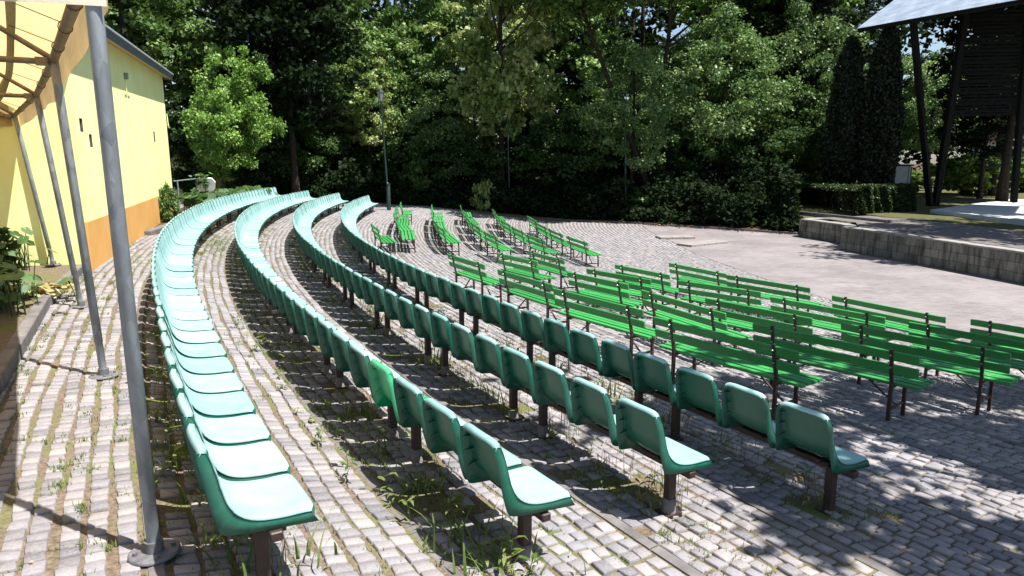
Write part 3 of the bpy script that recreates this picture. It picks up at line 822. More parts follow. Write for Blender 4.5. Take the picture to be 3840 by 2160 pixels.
FAR = {'A': [(18.0, 5.50, 20.55, 5.80), (20.75, 5.82, 23.1, 5.88), (23.25, 5.90, 25.65, 6.06), (25.85, 6.06, 28.35, 6.15), (28.6, 6.26, 31.5, 6.20)],
       'B': [(18.05, 6.87, 20.35, 7.02), (20.5, 7.05, 22.8, 7.22), (22.95, 7.24, 25.6, 7.44), (25.85, 7.46, 28.75, 7.56), (29.05, 7.60, 31.9, 7.60)],
       'C': [(16.7, 8.14, 18.85, 8.25), (19.9, 8.38, 22.5, 8.55), (23.2, 8.62, 25.9, 8.80), (26.4, 8.92, 29.7, 8.97), (30.75, 8.95, 34.0, 8.92)],
       'D': [(16.85, 9.66, 19.05, 9.70), (19.85, 9.86, 22.3, 10.0), (23.0, 10.1, 25.6, 10.18), (26.3, 10.24, 29.6, 10.42), (30.7, 10.5, 33.4, 10.48)],
       'E': [(17.0, 11.1, 19.5, 11.25), (19.9, 11.25, 22.6, 11.45), (22.9, 11.48, 26.3, 11.68), (26.8, 11.84, 30.0, 11.9)]}
for k, L in FAR.items():
    for i, (s0, w0, s1, w1) in enumerate(L):
        a = at(s0, w0); b = at(s1, w1)
        bench(a[:2], b[:2], ZR[k], 'green slatted bench beyond the aisle, %s from it, %s from the seats' % (ordinal(i + 1), BRN[k]), 'green benches on the far side of the aisle')
bench(at(17.3, 4.86)[:2], at(19.35, 4.86)[:2], -.62, 'green slatted bench standing alone beyond the aisle, pushed close behind the first bench row', 'green benches on the far side of the aisle')

# ----------------------------------------------------------------------------
# weeds, grass and litter between the setts
# ----------------------------------------------------------------------------
def blades(name, spots, m, hmin, hmax, width, nseg=3, lean=.5):
    """spots: list of (x, y, z, n, spread)"""
    V = []; F = []; T = []; c = 0
    for (x, y, z, n, sp) in spots:
        for _ in range(n):
            a = random.uniform(0, 2 * PI); rr = abs(random.gauss(0, sp)); h = random.uniform(hmin, hmax); l = random.uniform(.1, 1) * lean * h
            bx = x + math.cos(a) * rr; by = y + math.sin(a) * rr; a2 = random.uniform(0, 2 * PI); w = width * random.uniform(.6, 1.3)
            px, py = -math.sin(a2) * w / 2, math.cos(a2) * w / 2; t = random.random()
            for k in range(nseg + 1):
                f = k / nseg; off = l * f * f; ww = (1 - f ** 1.6) * .98 + .02
                zz = z - .01 + h * (f - .12 * f * f * (l / max(h, .001)))
                V.append((bx + math.cos(a2) * off + px * ww, by + math.sin(a2) * off + py * ww, zz)); V.append((bx + math.cos(a2) * off - px * ww, by + math.sin(a2) * off - py * ww, zz)); T += [t, t]
            for k in range(nseg): F.append((c + 2 * k, c + 2 * k + 1, c + 2 * k + 3, c + 2 * k + 2))
            c += 2 * (nseg + 1)
    return np_mesh(name, np.array(V), np.array(F), m, colors=T)
spots = []; dry = []
for r in range(4):
    zt = ROWZ[r]
    for _ in range([260, 520, 420, 330][r]):
        s = min(abs(random.gauss(0, 11)) + .3, 32); w = ROWW[r] + random.choice([random.uniform(-.1, .12), random.uniform(-.1, .5)])
        if random.random() < .35: s = random.uniform(14, 25)
        x, y, _ = at(s, w); spots.append((x, y, tread_z(s, w), random.randint(3, 9), .05))
for _ in range(700):       # joints of the left-hand walkway, along the lines of the setts
    s = random.uniform(.5, 17); c = random.choice([3, 7, 8, 13, 14, 18, 19, 22, 23]) ; w = -3.6 + (c + .0) * (3.44 / 26)
    if random.random() < .3: w = random.uniform(-1.5, -.25)
    if math.sin(s * 1.3 + c) < -.1: continue
    x, y, _ = at(s, w); spots.append((x, y, tread_z(s, w), random.randint(4, 10), .035))
for _ in range(800):       # between the first rows
    r = random.choice([0, 0, 1, 2]); s = random.uniform(1, 30); w = ROWW[r] + random.uniform(.35, 1.0)
    if r == 0 and random.random() < .7: s = random.gauss(17.5, 1.3); w = random.uniform(.45, .95)
    x, y, _ = at(s, w); spots.append((x, y, tread_z(s, w), random.randint(3, 7), .05))
for i in range(5):
    for _ in range(60):
        s = random.uniform(1, 30); w = float(lip(4 + i, s)) + random.uniform(.02, .3); x, y, _ = at(s, w)
        spots.append((x, y, tread_z(s, w), random.randint(2, 6), .05))
moss = []
for _ in range(2600):
    s = abs(random.gauss(0, 9)) + .2
    if s > 26: continue
    w = random.choice([random.uniform(-1.9, -.2), random.uniform(-.2, 4.4), random.uniform(0, .55) + random.choice(ROWW), random.uniform(-.2, 8)])
    if math.sin(w * 2.7 + s * .6) + math.sin(s * 1.1 - w) < random.uniform(-1.2, 1.2): continue
    x, y, _ = at(s, w); moss.append((x, y, tread_z(s, w) - .006, random.randint(8, 18), .045))
tag(mobj('joint_grass', blades('joint_grass', moss, M['weed'], .012, .045, .006, 2, .8)), kind='stuff')
tag(mobj('grass_weeds', blades('grass_weeds', [(a, b, c, n * 2, d) for a, b, c, n, d in spots], M['weed'], .015, .065, .007, 3, .9)), kind='stuff')
# taller weeds round the posts
tall = []; brown = []
for r, lst in ((0, [(.3, .18), (.7, .1), (1.2, .05), (1.9, -.02), (2.6, .0)]), (1, [(.15, .12), (.45, .10), (.75, .05), (1.25, .2), (2.0, .12), (2.9, .15)]), (2, [(.25, .2), (1.0, .25), (1.8, .3), (2.6, .25), (3.4, .3), (4.5, .3)]), (3, [(.3, .2), (1.4, .3), (2.2, .3), (3.2, .25), (4.2, .3), (5.6, .3)])):
    for s, w in lst:
        x, y, _ = at(ROWA[r] + s, ROWW[r] + w); tall.append((x, y, ROWZ[r], random.randint(7, 14), .10)); brown.append((x + .1, y + .1, ROWZ[r], random.randint(3, 7), .13))
        for _ in range(4):
            x2, y2, _ = at(ROWA[r] + s + random.gauss(0, .5), ROWW[r] + w + random.uniform(-.1, .35)); (tall if r < 2 else brown).append((x2, y2, ROWZ[r], 4, .08))
for r in (2, 3):
    for _ in range(26):
        s = random.uniform(1, 17); x, y, _ = at(s, ROWW[r] + random.uniform(.1, .5)); brown.append((x, y, ROWZ[r], random.randint(2, 6), .08)); tall.append((x, y, ROWZ[r], 2, .08))
tag(mobj('tall_grass_weeds', blades('tall_grass_weeds', tall, M['weed'], .10, .30, .017, 5, 1.15)), kind='stuff')
tag(mobj('dry_weed_stems', blades('dry_weed_stems', brown, M['drygrass'], .10, .34, .006, 3, .45)), kind='stuff')
def lance(name, spots, m):
    V = []; F = []; T = []
    for (x, y, z, h) in spots:
        a = random.uniform(0, 2 * PI); l = random.uniform(.15, .5) * h; t0 = random.random()
        def P(f): return (x + math.cos(a) * l * f * f, y + math.sin(a) * l * f * f, z - .01 + h * f)
        for k in range(4):
            p, q = P(k / 4), P((k + 1) / 4); w = .0035 * (1 - k / 5); c = len(V)
            V += [(p[0] - w, p[1], p[2]), (p[0] + w, p[1], p[2]), (q[0] + w, q[1], q[2]), (q[0] - w, q[1], q[2])]; F.append((c, c + 1, c + 2, c + 3)); T += [t0 * .5] * 4
        for k in range(random.randint(5, 8)):
            f = random.uniform(.25, 1); p = P(f); b = random.uniform(0, 2 * PI); L = random.uniform(.07, .15) * (.5 + h); w = L * random.uniform(.10, .16); up_ = random.uniform(.1, .8); dx, dy = math.cos(b), math.sin(b); c = len(V)
            pts = [(0, 0, 0), (.35, up_ * .35, 1), (.75, up_ * .45, .75), (1.0, up_ * .2 - .1, 0)]
            for (u, hh, ww) in pts:
                V += [(p[0] + dx * L * u - dy * w * ww, p[1] + dy * L * u + dx * w * ww, p[2] + L * hh), (p[0] + dx * L * u + dy * w * ww, p[1] + dy * L * u - dx * w * ww, p[2] + L * hh)]; T += [min(1, max(0, t0 + random.uniform(-.2, .3)))] * 2
            for i in range(3): F.append((c + 2 * i, c + 2 * i + 1, c + 2 * i + 3, c + 2 * i + 2))
    return np_mesh(name, np.array(V), np.array(F), m, colors=T)
ls = []; lb = []
for r, s0, s1, w0, w1, n in ((1, -.1, 1.4, -.05, .32, 26), (1, 1.5, 8, -.3, .3, 45), (0, 1.2, 6, -.2, .1, 40), (2, .1, 9, .0, .5, 45), (3, .1, 9, .0, .55, 30), (1, 8, 20, -.1, .6, 50), (2, 9, 20, .0, .5, 40)):
    for _ in range(n):
        s = ROWA[r] + random.uniform(s0, s1); w = ROWW[r] + random.uniform(w0, w1); x, y, _ = at(s, w)
        (lb if (r > 1 and random.random() < .5) else ls).append((x, y, tread_z(s, w), random.uniform(.06, .28 if s1 < 2 else .20)))
tag(mobj('lance_leaved_weeds', lance('lance_leaved_weeds', ls, M['weed'])), kind='stuff')
tag(mobj('dry_lance_weeds', lance('dry_lance_weeds', lb, M['drygrass'])), kind='stuff')
# fallen leaves and crumbs
V = []; F = []; T = []; c = 0
for _ in range(520):
    s = random.uniform(.5, 38); w = random.uniform(-1.2, 13.5); z = tread_z(s, w); x, y, _ = at(s, w); L = random.uniform(.008, .022); a = random.uniform(0, 6.28)
    for da in (0, 1.7, 3.14, 4.6): V.append((x + math.cos(a + da) * L * (1 if da in (0, 3.14) else .5), y + math.sin(a + da) * L * (1 if da in (0, 3.14) else .5), z + .014 + random.uniform(0, .01)))
    T += [random.random()] * 4; F.append((c, c + 1, c + 2, c + 3)); c += 4
tag(mobj('fallen_leaf_litter', np_mesh('fallen_leaf_litter', np.array(V), np.array(F), M['dryleaf'], colors=T)), kind='stuff')

# ----------------------------------------------------------------------------
# tent (awning on galvanised poles)
# ----------------------------------------------------------------------------
PB = [(-1.873, 3.295, .065), (-3.863, 6.264, .082), (-5.932, 9.29, .11), (-8.20, 12.20, .25)]
PT = [(-1.888, 3.297, 2.95), (-3.985, 6.264, 2.95), (-6.19, 9.29, 2.93), (-8.56, 12.22, 2.86)]
tent = empty('awning_tent', (-1.873, 3.295, .065), 0, 'long awning tent with orange canvas roof on galvanised poles beside the outermost row', 'tent')
T0 = Vector((-1.873, 3.295, .065))
def tp(p): return Vector(p) - T0
for i, (b, t) in enumerate(zip(PB, PT)):
    rad = .036
    b = Vector(b); t = Vector(t)
    p = MB().tube([tp(b), tp(b.lerp(t, .115)), tp(b.lerp(t, .116)), tp(t)], [rad * .9, rad * .9, rad, rad], 18).build('pole', M['galv'], tent)
    fl = MB().tube([tp(b), tp(b + Vector((0, 0, .012))), tp(b + Vector((0, 0, .016)))], [.125, .125, .118], 24)
    fl.tube([tp(b), tp(b + Vector((0, 0, .075)))], [.046, .046], 16)
    for k in range(4): fl.tube([tp(b + Vector((math.cos(k * PI / 2 + .6) * .09, math.sin(k * PI / 2 + .6) * .09, .01))), tp(b + Vector((math.cos(k * PI / 2 + .6) * .09, math.sin(k * PI / 2 + .6) * .09, .032)))], .011, 6)
    fl.build('base_plate', M['oldzinc'], p)
ax = (Vector(PT[3]) - Vector(PT[0])); ax.z = 0; ax.normalize()
lt = Vector((-.86, -.51, 0)).normalized()            # across the tent, away from the seats
eave = MB().tube([tp(p) for p in PT], .036, 14).build('eave_bar', M['dull_steel'], tent)
W2 = 1.9; RISE = 1.25
for i, t in enumerate(PT):
    t = Vector(t); rd = t + lt * W2 + Vector((0, 0, RISE)); far = t + lt * 2 * W2
    MB().tube([tp(t), tp(rd), tp(far)], .024, 10).build('rafter', M['dull_steel'], tent)
    MB().tube([tp(t + Vector((0, 0, -.02))), tp(far + Vector((0, 0, -.02)))], .026, 10).box(tp(t + lt * .09 + Vector((0, 0, -.02))), (.09, .09, .065), Matrix.Rotation(math.atan2(lt.y, lt.x), 3, 'Z')).build('tie_bar', M['dull_steel'], tent)
    fb = Vector((far.x, far.y, .25)); MB().tube([tp(fb), tp(far)], .034, 12).build('pole', M['galv'], tent)
# roof canvas: two sagging slopes
NS, NC = 40, 9
def eave_pt(f):
    L = [0, .335, .69, 1.0]
    i = 0 if f < L[1] else (1 if f < L[2] else 2); g = (f - L[i]) / (L[i + 1] - L[i]); return Vector(PT[i]).lerp(Vector(PT[i + 1]), g), g
V = []; q = []
for i in range(NS + 1):
    e, g = eave_pt(min(i / NS, 1)); sag = .05 * math.sin(PI * g)
    for k in range(2 * NC + 1):
        f = k / NC; z = (f if f <= 1 else 2 - f) * RISE; sg = sag * math.sin(PI * (f % 1)) + .012 * math.sin(i * 1.9 + k)
        V.append(tp(e + lt * (W2 * f - .05) + Vector((0, 0, .085 + z - sg))))
q = [(i * (2 * NC + 1) + k, i * (2 * NC + 1) + k + 1, (i + 1) * (2 * NC + 1) + k + 1, (i + 1) * (2 * NC + 1) + k) for i in range(NS) for k in range(2 * NC)]
MB().add(V, q, 0, True).build('roof_canvas', M['canvas'], tent)
# side valance
V = []
for i in range(NS + 1):
    e, g = eave_pt(i / NS); o = e - lt * .055
    for k in range(4): V.append(tp(o + Vector((0, 0, .085 - (.085 + .19 + .02 * math.sin(PI * g)) * k / 3)) - lt * (.008 * math.sin(i * .9 + k) * k / 3)))
MB().add(V, [(i * 4 + k, i * 4 + k + 1, (i + 1) * 4 + k + 1, (i + 1) * 4 + k) for i in range(NS) for k in range(3)], 0, True).build('side_valance', M['canvas'], tent)
# end valances
gd = Vector((-.955, -.297, 0)).normalized()
for nm, o, d, m in (('end_valance', Vector(PT[0]) - ax * .05 - lt * .045, gd, 'canvas_edge'), ('end_valance', Vector(PT[3]) + ax * .06 - lt * .05, lt, 'canvas')):
    V = []; n = 24
    for i in range(n + 1):
        f = i / n; zt = .09 + RISE * (1 - abs(2 * f - 1))
        for k in range(5):
            V.append(tp(o + d * (2 * W2 * f) + Vector((0, 0, zt + (-.185 - zt) * k / 4)) + ax * (.008 * math.sin(i * 1.3 + k))))
    MB().add(V, [(i * 5 + k, i * 5 + k + 1, (i + 1) * 5 + k + 1, (i + 1) * 5 + k) for i in range(n) for k in range(4)], 0, True).build(nm, M[m], tent)
# lacing flap and ropes under the eave
V = []; flo = .30
for i in range(NS + 1):
    e, g = eave_pt(i / NS); dr = .16 * (.35 + .65 * math.sin(PI * g) ** .6)
    V.append(tp(e + lt * flo + Vector((0, 0, .02 + flo * RISE / W2 + .03)))); V.append(tp(e + lt * (flo + .012) + Vector((0, 0, .05 + flo * RISE / W2 - dr * .6)))); V.append(tp(e + lt * (flo - .04) + Vector((0, 0, .05 + flo * RISE / W2 - dr))))
MB().add(V, [(i * 3 + k, i * 3 + k + 1, (i + 1) * 3 + k + 1, (i + 1) * 3 + k) for i in range(NS) for k in range(2)], 0, True).build('lacing_flap', M['olive'], tent)
for f in (.08, .16, .25, .43, .55, .76, .88):
    e, g = eave_pt(f); a = e + lt * flo + Vector((0, 0, .12)); b = e + ax * .08
    rp = MB().tube([tp(a), tp(b + Vector((0, 0, .02)))], .0035, 6)
    rp.tube([tp(b + Vector((0, 0, .0)) + Vector((math.cos(t) * .042 * lt.x, math.cos(t) * .042 * lt.y, math.sin(t) * .042))) for t in np.linspace(0, 2 * PI, 13)], .0035, 6)
    rp.build('lacing_rope', M['rope'], tent)

# ----------------------------------------------------------------------------
# yellow building
# ----------------------------------------------------------------------------
C0 = Vector((-7.65, 12.41, 0)); wd = Vector((-.3438, .939, 0)); wnv = Vector((.939, .3438, 0)); LEN = 14.05
ND = Vector((-.985, -.17, 0))      # along the near gable wall
bld = empty('yellow_building', tuple(C0), 0, 'yellow rendered building with orange plinth and slate grey eaves beside the outermost row', 'building')
def wp(u, z, o=0.0): return Vector(wd * u + wnv * o) + Vector((0, 0, z))
HOLES = [(.33, .57, 2.60, 2.84), (.99, 1.23, 2.34, 2.58), (1.97, 2.21, 2.60, 2.84), (10.2, 10.52, 2.66, 2.98)]
def eave_z(u): return 4.65 + .0365 * u          # top of the roof edge: the eave climbs towards the far corner
def wall_with_holes(u0, u1, z0, z1, holes, depth):
    us = sorted({u0, u1, *[h[0] for h in holes], *[h[1] for h in holes]}); zs = sorted({z0, z1, *[h[2] for h in holes], *[h[3] for h in holes]})
    mb = MB()
    for a, b in zip(us[:-1], us[1:]):
        for c, d in zip(zs[:-1], zs[1:]):
            if any(h[0] <= a and b <= h[1] and h[2] <= c and d <= h[3] for h in holes): continue
            mb.add([wp(a, c), wp(b, c), wp(b, d if d < z1 else eave_z(b) - .12), wp(a, d if d < z1 else eave_z(a) - .12)], [(0, 1, 2, 3)])
    for (a, b, c, d) in holes:
        P = [wp(a, c), wp(b, c), wp(b, d), wp(a, d)]; Q = [p - wnv * depth for p in P]
        mb.add(P + Q, [(0, 1, 5, 4), (1, 2, 6, 5), (2, 3, 7, 6), (3, 0, 4, 7)], 1)
    return mb
wl = wall_with_holes(0, LEN, .98, 5.02, HOLES, .22)
zn = eave_z(0) - .12; zf = eave_z(LEN) - .12
wl.add([wp(0, -.1), Vector(ND * 9) + Vector((0, 0, -.1)), Vector(ND * 9) + Vector((0, 0, zn)), wp(0, zn)], [(0, 1, 2, 3)])   # near wall
bk = wp(LEN, 0) - wnv * 9
wl.add([wp(LEN, -.1), wp(LEN, zf), bk + Vector((0, 0, zf)), bk + Vector((0, 0, -.1))], [(0, 1, 2, 3)])
wl.build('wall', [M['yellow'], M['holeside']], bld)
for (a, b, c, d) in HOLES:
    MB().add([wp(a, c, -.2), wp(b, c, -.2), wp(b, d, -.2), wp(a, d, -.2)], [(0, 1, 2, 3)]).build('vent_opening', M['dark'], bld)  # near-black sheet stands in for the shade inside the hole
pl = MB(); 
pl.add([wp(-.0, -.2, .012), wp(LEN + .012, -.2, .012), wp(LEN + .012, .995, .012), wp(0, .995, .012), wp(0, -.2, -.05), wp(LEN + .012, -.2, -.05), wp(LEN + .012, .995, -.05), wp(0, .995, -.05)],
       [(0, 1, 2, 3), (3, 2, 6, 7), (0, 3, 7, 4), (1, 5, 6, 2)]).build('plinth', M['orange'], bld)
OH = .28
U0, U1 = -.4, LEN + .36
def ez(u, dz, o): return wp(u, eave_z(u) + dz, o)
MB().add([ez(U0, -.125, 0), ez(U1, -.125, 0), ez(U1, -.215, OH), ez(U0, -.215, OH)], [(0, 1, 2, 3)]).build('soffit', M['soffit'], bld)
fs = MB().add([ez(U0, -.222, OH), ez(U1, -.222, OH), ez(U1, -.035, OH + .03), ez(U0, -.035, OH + .03), ez(U1, -.222, 0), ez(U1, -.01, 0)], [(0, 1, 2, 3), (1, 4, 5, 2)])
for k in range(70): fs.box(ez(.1 + k * .2, -.16 + .02 * (k % 2), OH + .012), (.016, .016, .012))
fs.build('fascia', M['fascia'], bld)
MB().add([ez(U0, -.034, OH + .06), ez(U1 + .04, -.034, OH + .06), ez(U1 + .04, 0, OH + .06), ez(U0, 0, OH + .06), ez(U1 + .04, 0, -.2), ez(U0, 0, -.2), ez(U1 + .04, -.034, OH + .03), ez(U0, -.034, OH + .03)],
         [(0, 1, 2, 3), (3, 2, 4, 5), (0, 7, 6, 1)]).build('roof_edge', M['roofedge'], bld)
MB().add([ez(U0, -.003, -.15), ez(U1 + .04, -.003, -.15), ez(U1 + .04, .45, -5.2), ez(U0, .45, -5.2), ez(U1 + .04, -.1, -9.6), ez(U0, -.1, -9.6)], [(0, 1, 2, 3), (3, 2, 4, 5)]).build('roof', M['fascia'], bld)
bx = MB().box(wp(5.72, 4.15, .04), (.09, .09, .16), bev=.01); bx.build('wall_box', M['galv'], bld)
MB().tube([wp(5.72, 4.07, .025), wp(5.74, 3.6, .02), wp(5.9, 2.9, .015)], .010, 6).tube([wp(5.5, 3.72, .02), wp(6.25, 3.74, .02)], .012, 6).build('cable', M['yellow'], bld)
MB().tube([wp(LEN - .1, 3.35, .06), wp(LEN + .05, 3.3, .06), wp(LEN + .28, 3.25, .06)], .02, 6).tube([wp(LEN + .03, 3.75, .03), wp(LEN + .05, 3.25, .05)], .016, 6).build('wall_hook', M['yellow'], bld)
# lower wing in the shade behind it
an = empty('annex_wall', (-18.9, 38.6, 0), 0, 'low shaded yellow wall with a thin coping behind the corner of the yellow building', 'wall')
MB().box((2.0, 0, 1.1), (3.6, .3, 2.6)).build('wall', M['yellow'], an)
MB().box((2.0, 0, 2.435), (3.8, .42, .07)).build('coping', M['coping'], an)
# handrail beside the far corner
hb = atdepth(668, 735, 27.0); hr = empty('handrail', (hb.x, hb.y, .12), 0, 'short galvanised handrail by the far corner of the yellow building', 'railing')
zt = atdepth(668, 680, 27.0).z - .12
MB().tube([(-.12, 0, zt), (.98, .15, zt + .12)], .028, 10).build('top_rail', M['galv'], hr)
for x, y in ((.02, .0), (.78, .11)): MB().tube([(x, y, -.05), (x, y, zt + .02 + .1 * x)], .024, 10).build('post', M['galv'], hr)
MB().tube([(-.12, 0, .32), (.98, .15, .42)], .02, 10).build('lower_rail', M['galv'], hr)
# tilted white board with a vine on it
wb = atdepth(775, 725, 26.6); wbe = empty('white_board', (wb.x, wb.y, .15), .35, 'tilted weathered white board box with cut corners under a leafy vine', 'board')
zc = atdepth(775, 692, 26.6).z - .15
oc = [(-.32, -.20), (-.22, -.27), (.20, -.27), (.33, -.12), (.33, .13), (.20, .27), (-.24, .27), (-.32, .18)]
R = Matrix.Rotation(.25, 3, 'X') @ Matrix.Rotation(.12, 3, 'Y')
pan = MB(); pv = [R @ Vector((x, -.06, z)) + Vector((0, 0, zc)) for x, z in oc] + [R @ Vector((x, .06, z)) + Vector((0, 0, zc)) for x, z in oc]
pan.add(pv, [tuple(range(8)), tuple(range(15, 7, -1))] + [(i, 8 + i, 8 + (i + 1) % 8, (i + 1) % 8) for i in range(8)]).build('panel', M['white'], wbe)
MB().box(R @ Vector((-.335, -.01, 0)) + Vector((0, 0, zc)), (.03, .12, .42), R).build('side_plate', M['navy'], wbe)
MB().tube([(0, .02, -.05), (0, .03, zc - .1)], .03, 8).build('post', M['galv'], wbe)
# ----------------------------------------------------------------------------
# stage: wall, paving, lawn, slab
# ----------------------------------------------------------------------------
def wall_mesh(name, pts, zb, zt, th, m):
    """upright wall along plan points with UVs in metres; front is the left-hand side"""
    me = bpy.data.meshes.new(name); bm = bmesh.new(); uv = bm.loops.layers.uv.new('UVMap'); L = 0
    P = [Vector((*p, 0)) for p in pts]
    rings = []
    for i, p in enumerate(P):
        d = (P[min(i + 1, len(P) - 1)] - P[max(i - 1, 0)]).normalized(); n = Vector((d.y, -d.x, 0)) * th
        if i: L += (p - P[i - 1]).length
        f = [p + Vector((0, 0, zb)), p + Vector((0, 0, zt)), p + n + Vector((0, 0, zt)), p + n + Vector((0, 0, zb))]
        rings.append(([bm.verts.new(q) for q in f], L))
    for (a, la), (b, lb) in zip(rings[:-1], rings[1:]):
        for i, (v0, v1) in enumerate(((0, zt - zb), (zt - zb, zt - zb + th), (0, 0))):
            if i == 2: f = bm.faces.new((a[2], a[3], b[3], b[2])); us = ((la, 0), (la, 1), (lb, 1), (lb, 0))
            else: f = bm.faces.new((a[i], b[i], b[i + 1], a[i + 1])[::-1]); us = ((la, v0), (lb, v0), (lb, v1), (la, v1))[::-1]
            for l, u in zip(f.loops, us): l[uv].uv = u
    for r, l0 in (rings[0], rings[-1]):
        f = bm.faces.new(r)
        for l, u in zip(f.loops, ((0, 0), (0, zt - zb), (th, zt - zb), (th, 0))): l[uv].uv = u
    bmesh.ops.recalc_face_normals(bm, faces=bm.faces[:])
    bm.to_mesh(me); bm.free(); me.materials.append(m); return me
def coping(name, pts, z, over, th, m, parent, h=.07):
    mb = MB(); P = [Vector((*p, z)) for p in pts]; P2 = []
    for a, b in zip(P[:-1], P[1:]):
        n = max(1, int(round((b - a).length / 1.1))); d = (b - a).normalized(); nn = Vector((d.y, -d.x, 0))
        for k in range(n):
            A = a.lerp(b, k / n) + nn * (th / 2 - over / 2); B = a.lerp(b, (k + .99) / n) + nn * (th / 2 - over / 2)
            zz = Vector((0, 0, random.uniform(-.004, .004) + h / 2)); mb.bar(A + zz, B + zz, th + over, h, bev=.012)
    return mb.build(name, m, parent)
st = empty('stage_wall', (13.68, 27.77, -1.5), 0, 'long stained stone block wall with worn coping along the front of the stage', 'wall')
o = mobj('wall', wall_mesh('wall', [(p[0] - 13.68, p[1] - 27.77) for p in STAGE[::-1]], -.15, .86, .42, M['stone']), st)
coping('coping', [(p[0] - 13.68, p[1] - 27.77) for p in STAGE[::-1]], .86, .03, .42, M['coping'], st)
P2 = [(13.95, 32.4), (14.62, 29.9), (14.45, 28.1)]
st2 = empty('stage_wall', (13.95, 32.4, -1.5), 0, 'short dark stained block wall set back beyond the left end of the long stage wall', 'wall')
mobj('wall', wall_mesh('wall', [(p[0] - 13.95, p[1] - 32.4) for p in [(17.5, 33.6)] + P2], -.15, .78, .42, M['stone']), st2)
coping('coping', [(p[0] - 13.95, p[1] - 32.4) for p in [(17.5, 33.6)] + P2], .78, .03, .42, M['coping'], st2, .06)
def flat(name, poly, z, m, th=0.0):
    if th: o = MB().prism(poly, z - th, z).build(name, m)
    else:
        bm = bmesh.new(); bm.faces.new([bm.verts.new((x, y, zz)) for (x, y), zz in zip(poly, z if hasattr(z, '__len__') else [z] * len(poly))]); bmesh.ops.triangulate(bm, faces=bm.faces[:])
        me = bpy.data.meshes.new(name); bm.to_mesh(me); bm.free(); me.materials.append(m); o = mobj(name, me)
    return tag(o, kind='structure')
flat('stage_paving', [(14.0, 27.8), (14.8, 24.3), (15.6, 20.2), (16.7, 14.2), (18.0, 8.0), (22, 8), (20.2, 20), (19.3, 26.2), (18.9, 29.2), (17.6, 32.2), (17.4, 33.5), (14.3, 32.3), (14.9, 29.9)], -.605, M['stagefloor'])
lv = [(22, 8, -.59), (20.2, 20, -.59), (19.3, 26.2, -.59), (18.9, 29.2, -.59), (17.6, 32.2, -.59), (17.2, 34, -.55), (14, 34.5, -.9), (12.5, 38, -.8), (16, 45, -.35), (22, 60, -.1), (70, 75, .2), (70, 0, -.4)]
bm = bmesh.new(); bm.faces.new([bm.verts.new(p) for p in lv]); bmesh.ops.triangulate(bm, faces=bm.faces[:])
me = bpy.data.meshes.new('lawn'); bm.to_mesh(me); bm.free(); me.materials.append(M['grassground']); tag(mobj('lawn', me), kind='structure')
flat('stage_slab', [(20.5, 33.9), (20.75, 27.9), (21.3, 18), (36, 18), (36, 45.5), (33, 45)], -.36, M['slab'], .3)
q = [atz(x, y, -.575) for x, y in ((3365, 864), (3570, 841), (3626, 845), (3429, 870))]
tag(MB().prism([(p.x, p.y) for p in q], -.60, -.568).build('pale_board', M['kerb']), 'long pale board lying flat on the dark stage paving', 'board')
mb = MB(); A = atz(2990, 800, -.62); B = atz(3330, 835, -.60); C = atz(3395, 830, -.60)
for a, b in ((A, B), (B, C)):
    n = max(1, int((b - a).length))
    for k in range(n): mb.bar(a.lerp(b, k / n) + Vector((0, 0, .02)), a.lerp(b, (k + .985) / n) + Vector((0, 0, .02)), .14, .2)
tag(mb.build('kerb', M['kerb']), kind='structure')

# stage canopy: sheet roof on raking posts with a louvred screen
E0 = atdepth(3212, 107, 38); E1 = atdepth(3640, 30, 34); ed = (E1 - E0).normalized()
upd = Vector((-ed.y, ed.x, 0)).normalized(); upd = upd if upd.y > 0 else -upd
up3 = (upd * math.cos(.44) + Vector((0, 0, math.sin(.44)))).normalized(); nr = ed.cross(up3); nr = nr if nr.z > 0 else -nr
cb = atdepth(3500, 763, 38)
cn = empty('stage_canopy', tuple(cb), 0, 'stage canopy with pale sheet metal roof on dark raking posts and a louvred screen', 'canopy')
def cp(p): return Vector(p) - cb
RL, RW = 12.5, 9.0
NP = 8
for i in range(NP):
    a = E0 + ed * (RL * i / NP + .004); b = E0 + ed * (RL * (i + 1) / NP - .004)
    V = [a, b, b + up3 * RW, a + up3 * RW]
    mb = MB().add([cp(v) for v in V] + [cp(v - nr * .02) for v in V], [(0, 1, 2, 3), (7, 6, 5, 4), (0, 4, 5, 1), (1, 5, 6, 2), (2, 6, 7, 3), (3, 7, 4, 0)])
    mb.bar(cp(b + nr * .015), cp(b + nr * .015 + up3 * RW), .03, .03)
    mb.build('roof_sheet', M['sheet'], cn)
fr = MB()
fr.bar(cp(E0 + up3 * .15 - nr * .14), cp(E0 + ed * RL + up3 * .15 - nr * .14), .16, .22); fr.bar(cp(E0 + ed * .2 - nr * .14), cp(E0 + ed * .2 + up3 * RW - nr * .14), .12, .22)
for i in range(1, 9): fr.bar(cp(E0 + ed * (RL * i / 8 - .2) - nr * .14), cp(E0 + ed * (RL * i / 8 - .2) + up3 * RW - nr * .14), .1, .22)
fr.build('roof_frame', M['dark_timber'], cn)
def at_roof(px, py, off=.26):
    """where the view line to a post head meets the underside of the roof"""
    d = ray(px, py); t = ((E0 - nr * off) - CAMP).dot(nr) / d.dot(nr); return CAMP + d * t
h1 = at_roof(3424, 76); h2 = atdepth(3621, 45, 37.3); h3 = atdepth(3856, 40, 35.5); b3 = atdepth(3803, 744, 36.5)
for a, b, w in ((cb + Vector((-.16, 0, -.2)), h1, .30), (cb + Vector((.14, .05, -.2)), h2, .36), (b3 + Vector((0, 0, -.2)), h3, .30)):
    MB().bar(cp(a), cp(b), w, w * .8, bev=.02).build('raking_post', M['dark_timber'], cn)
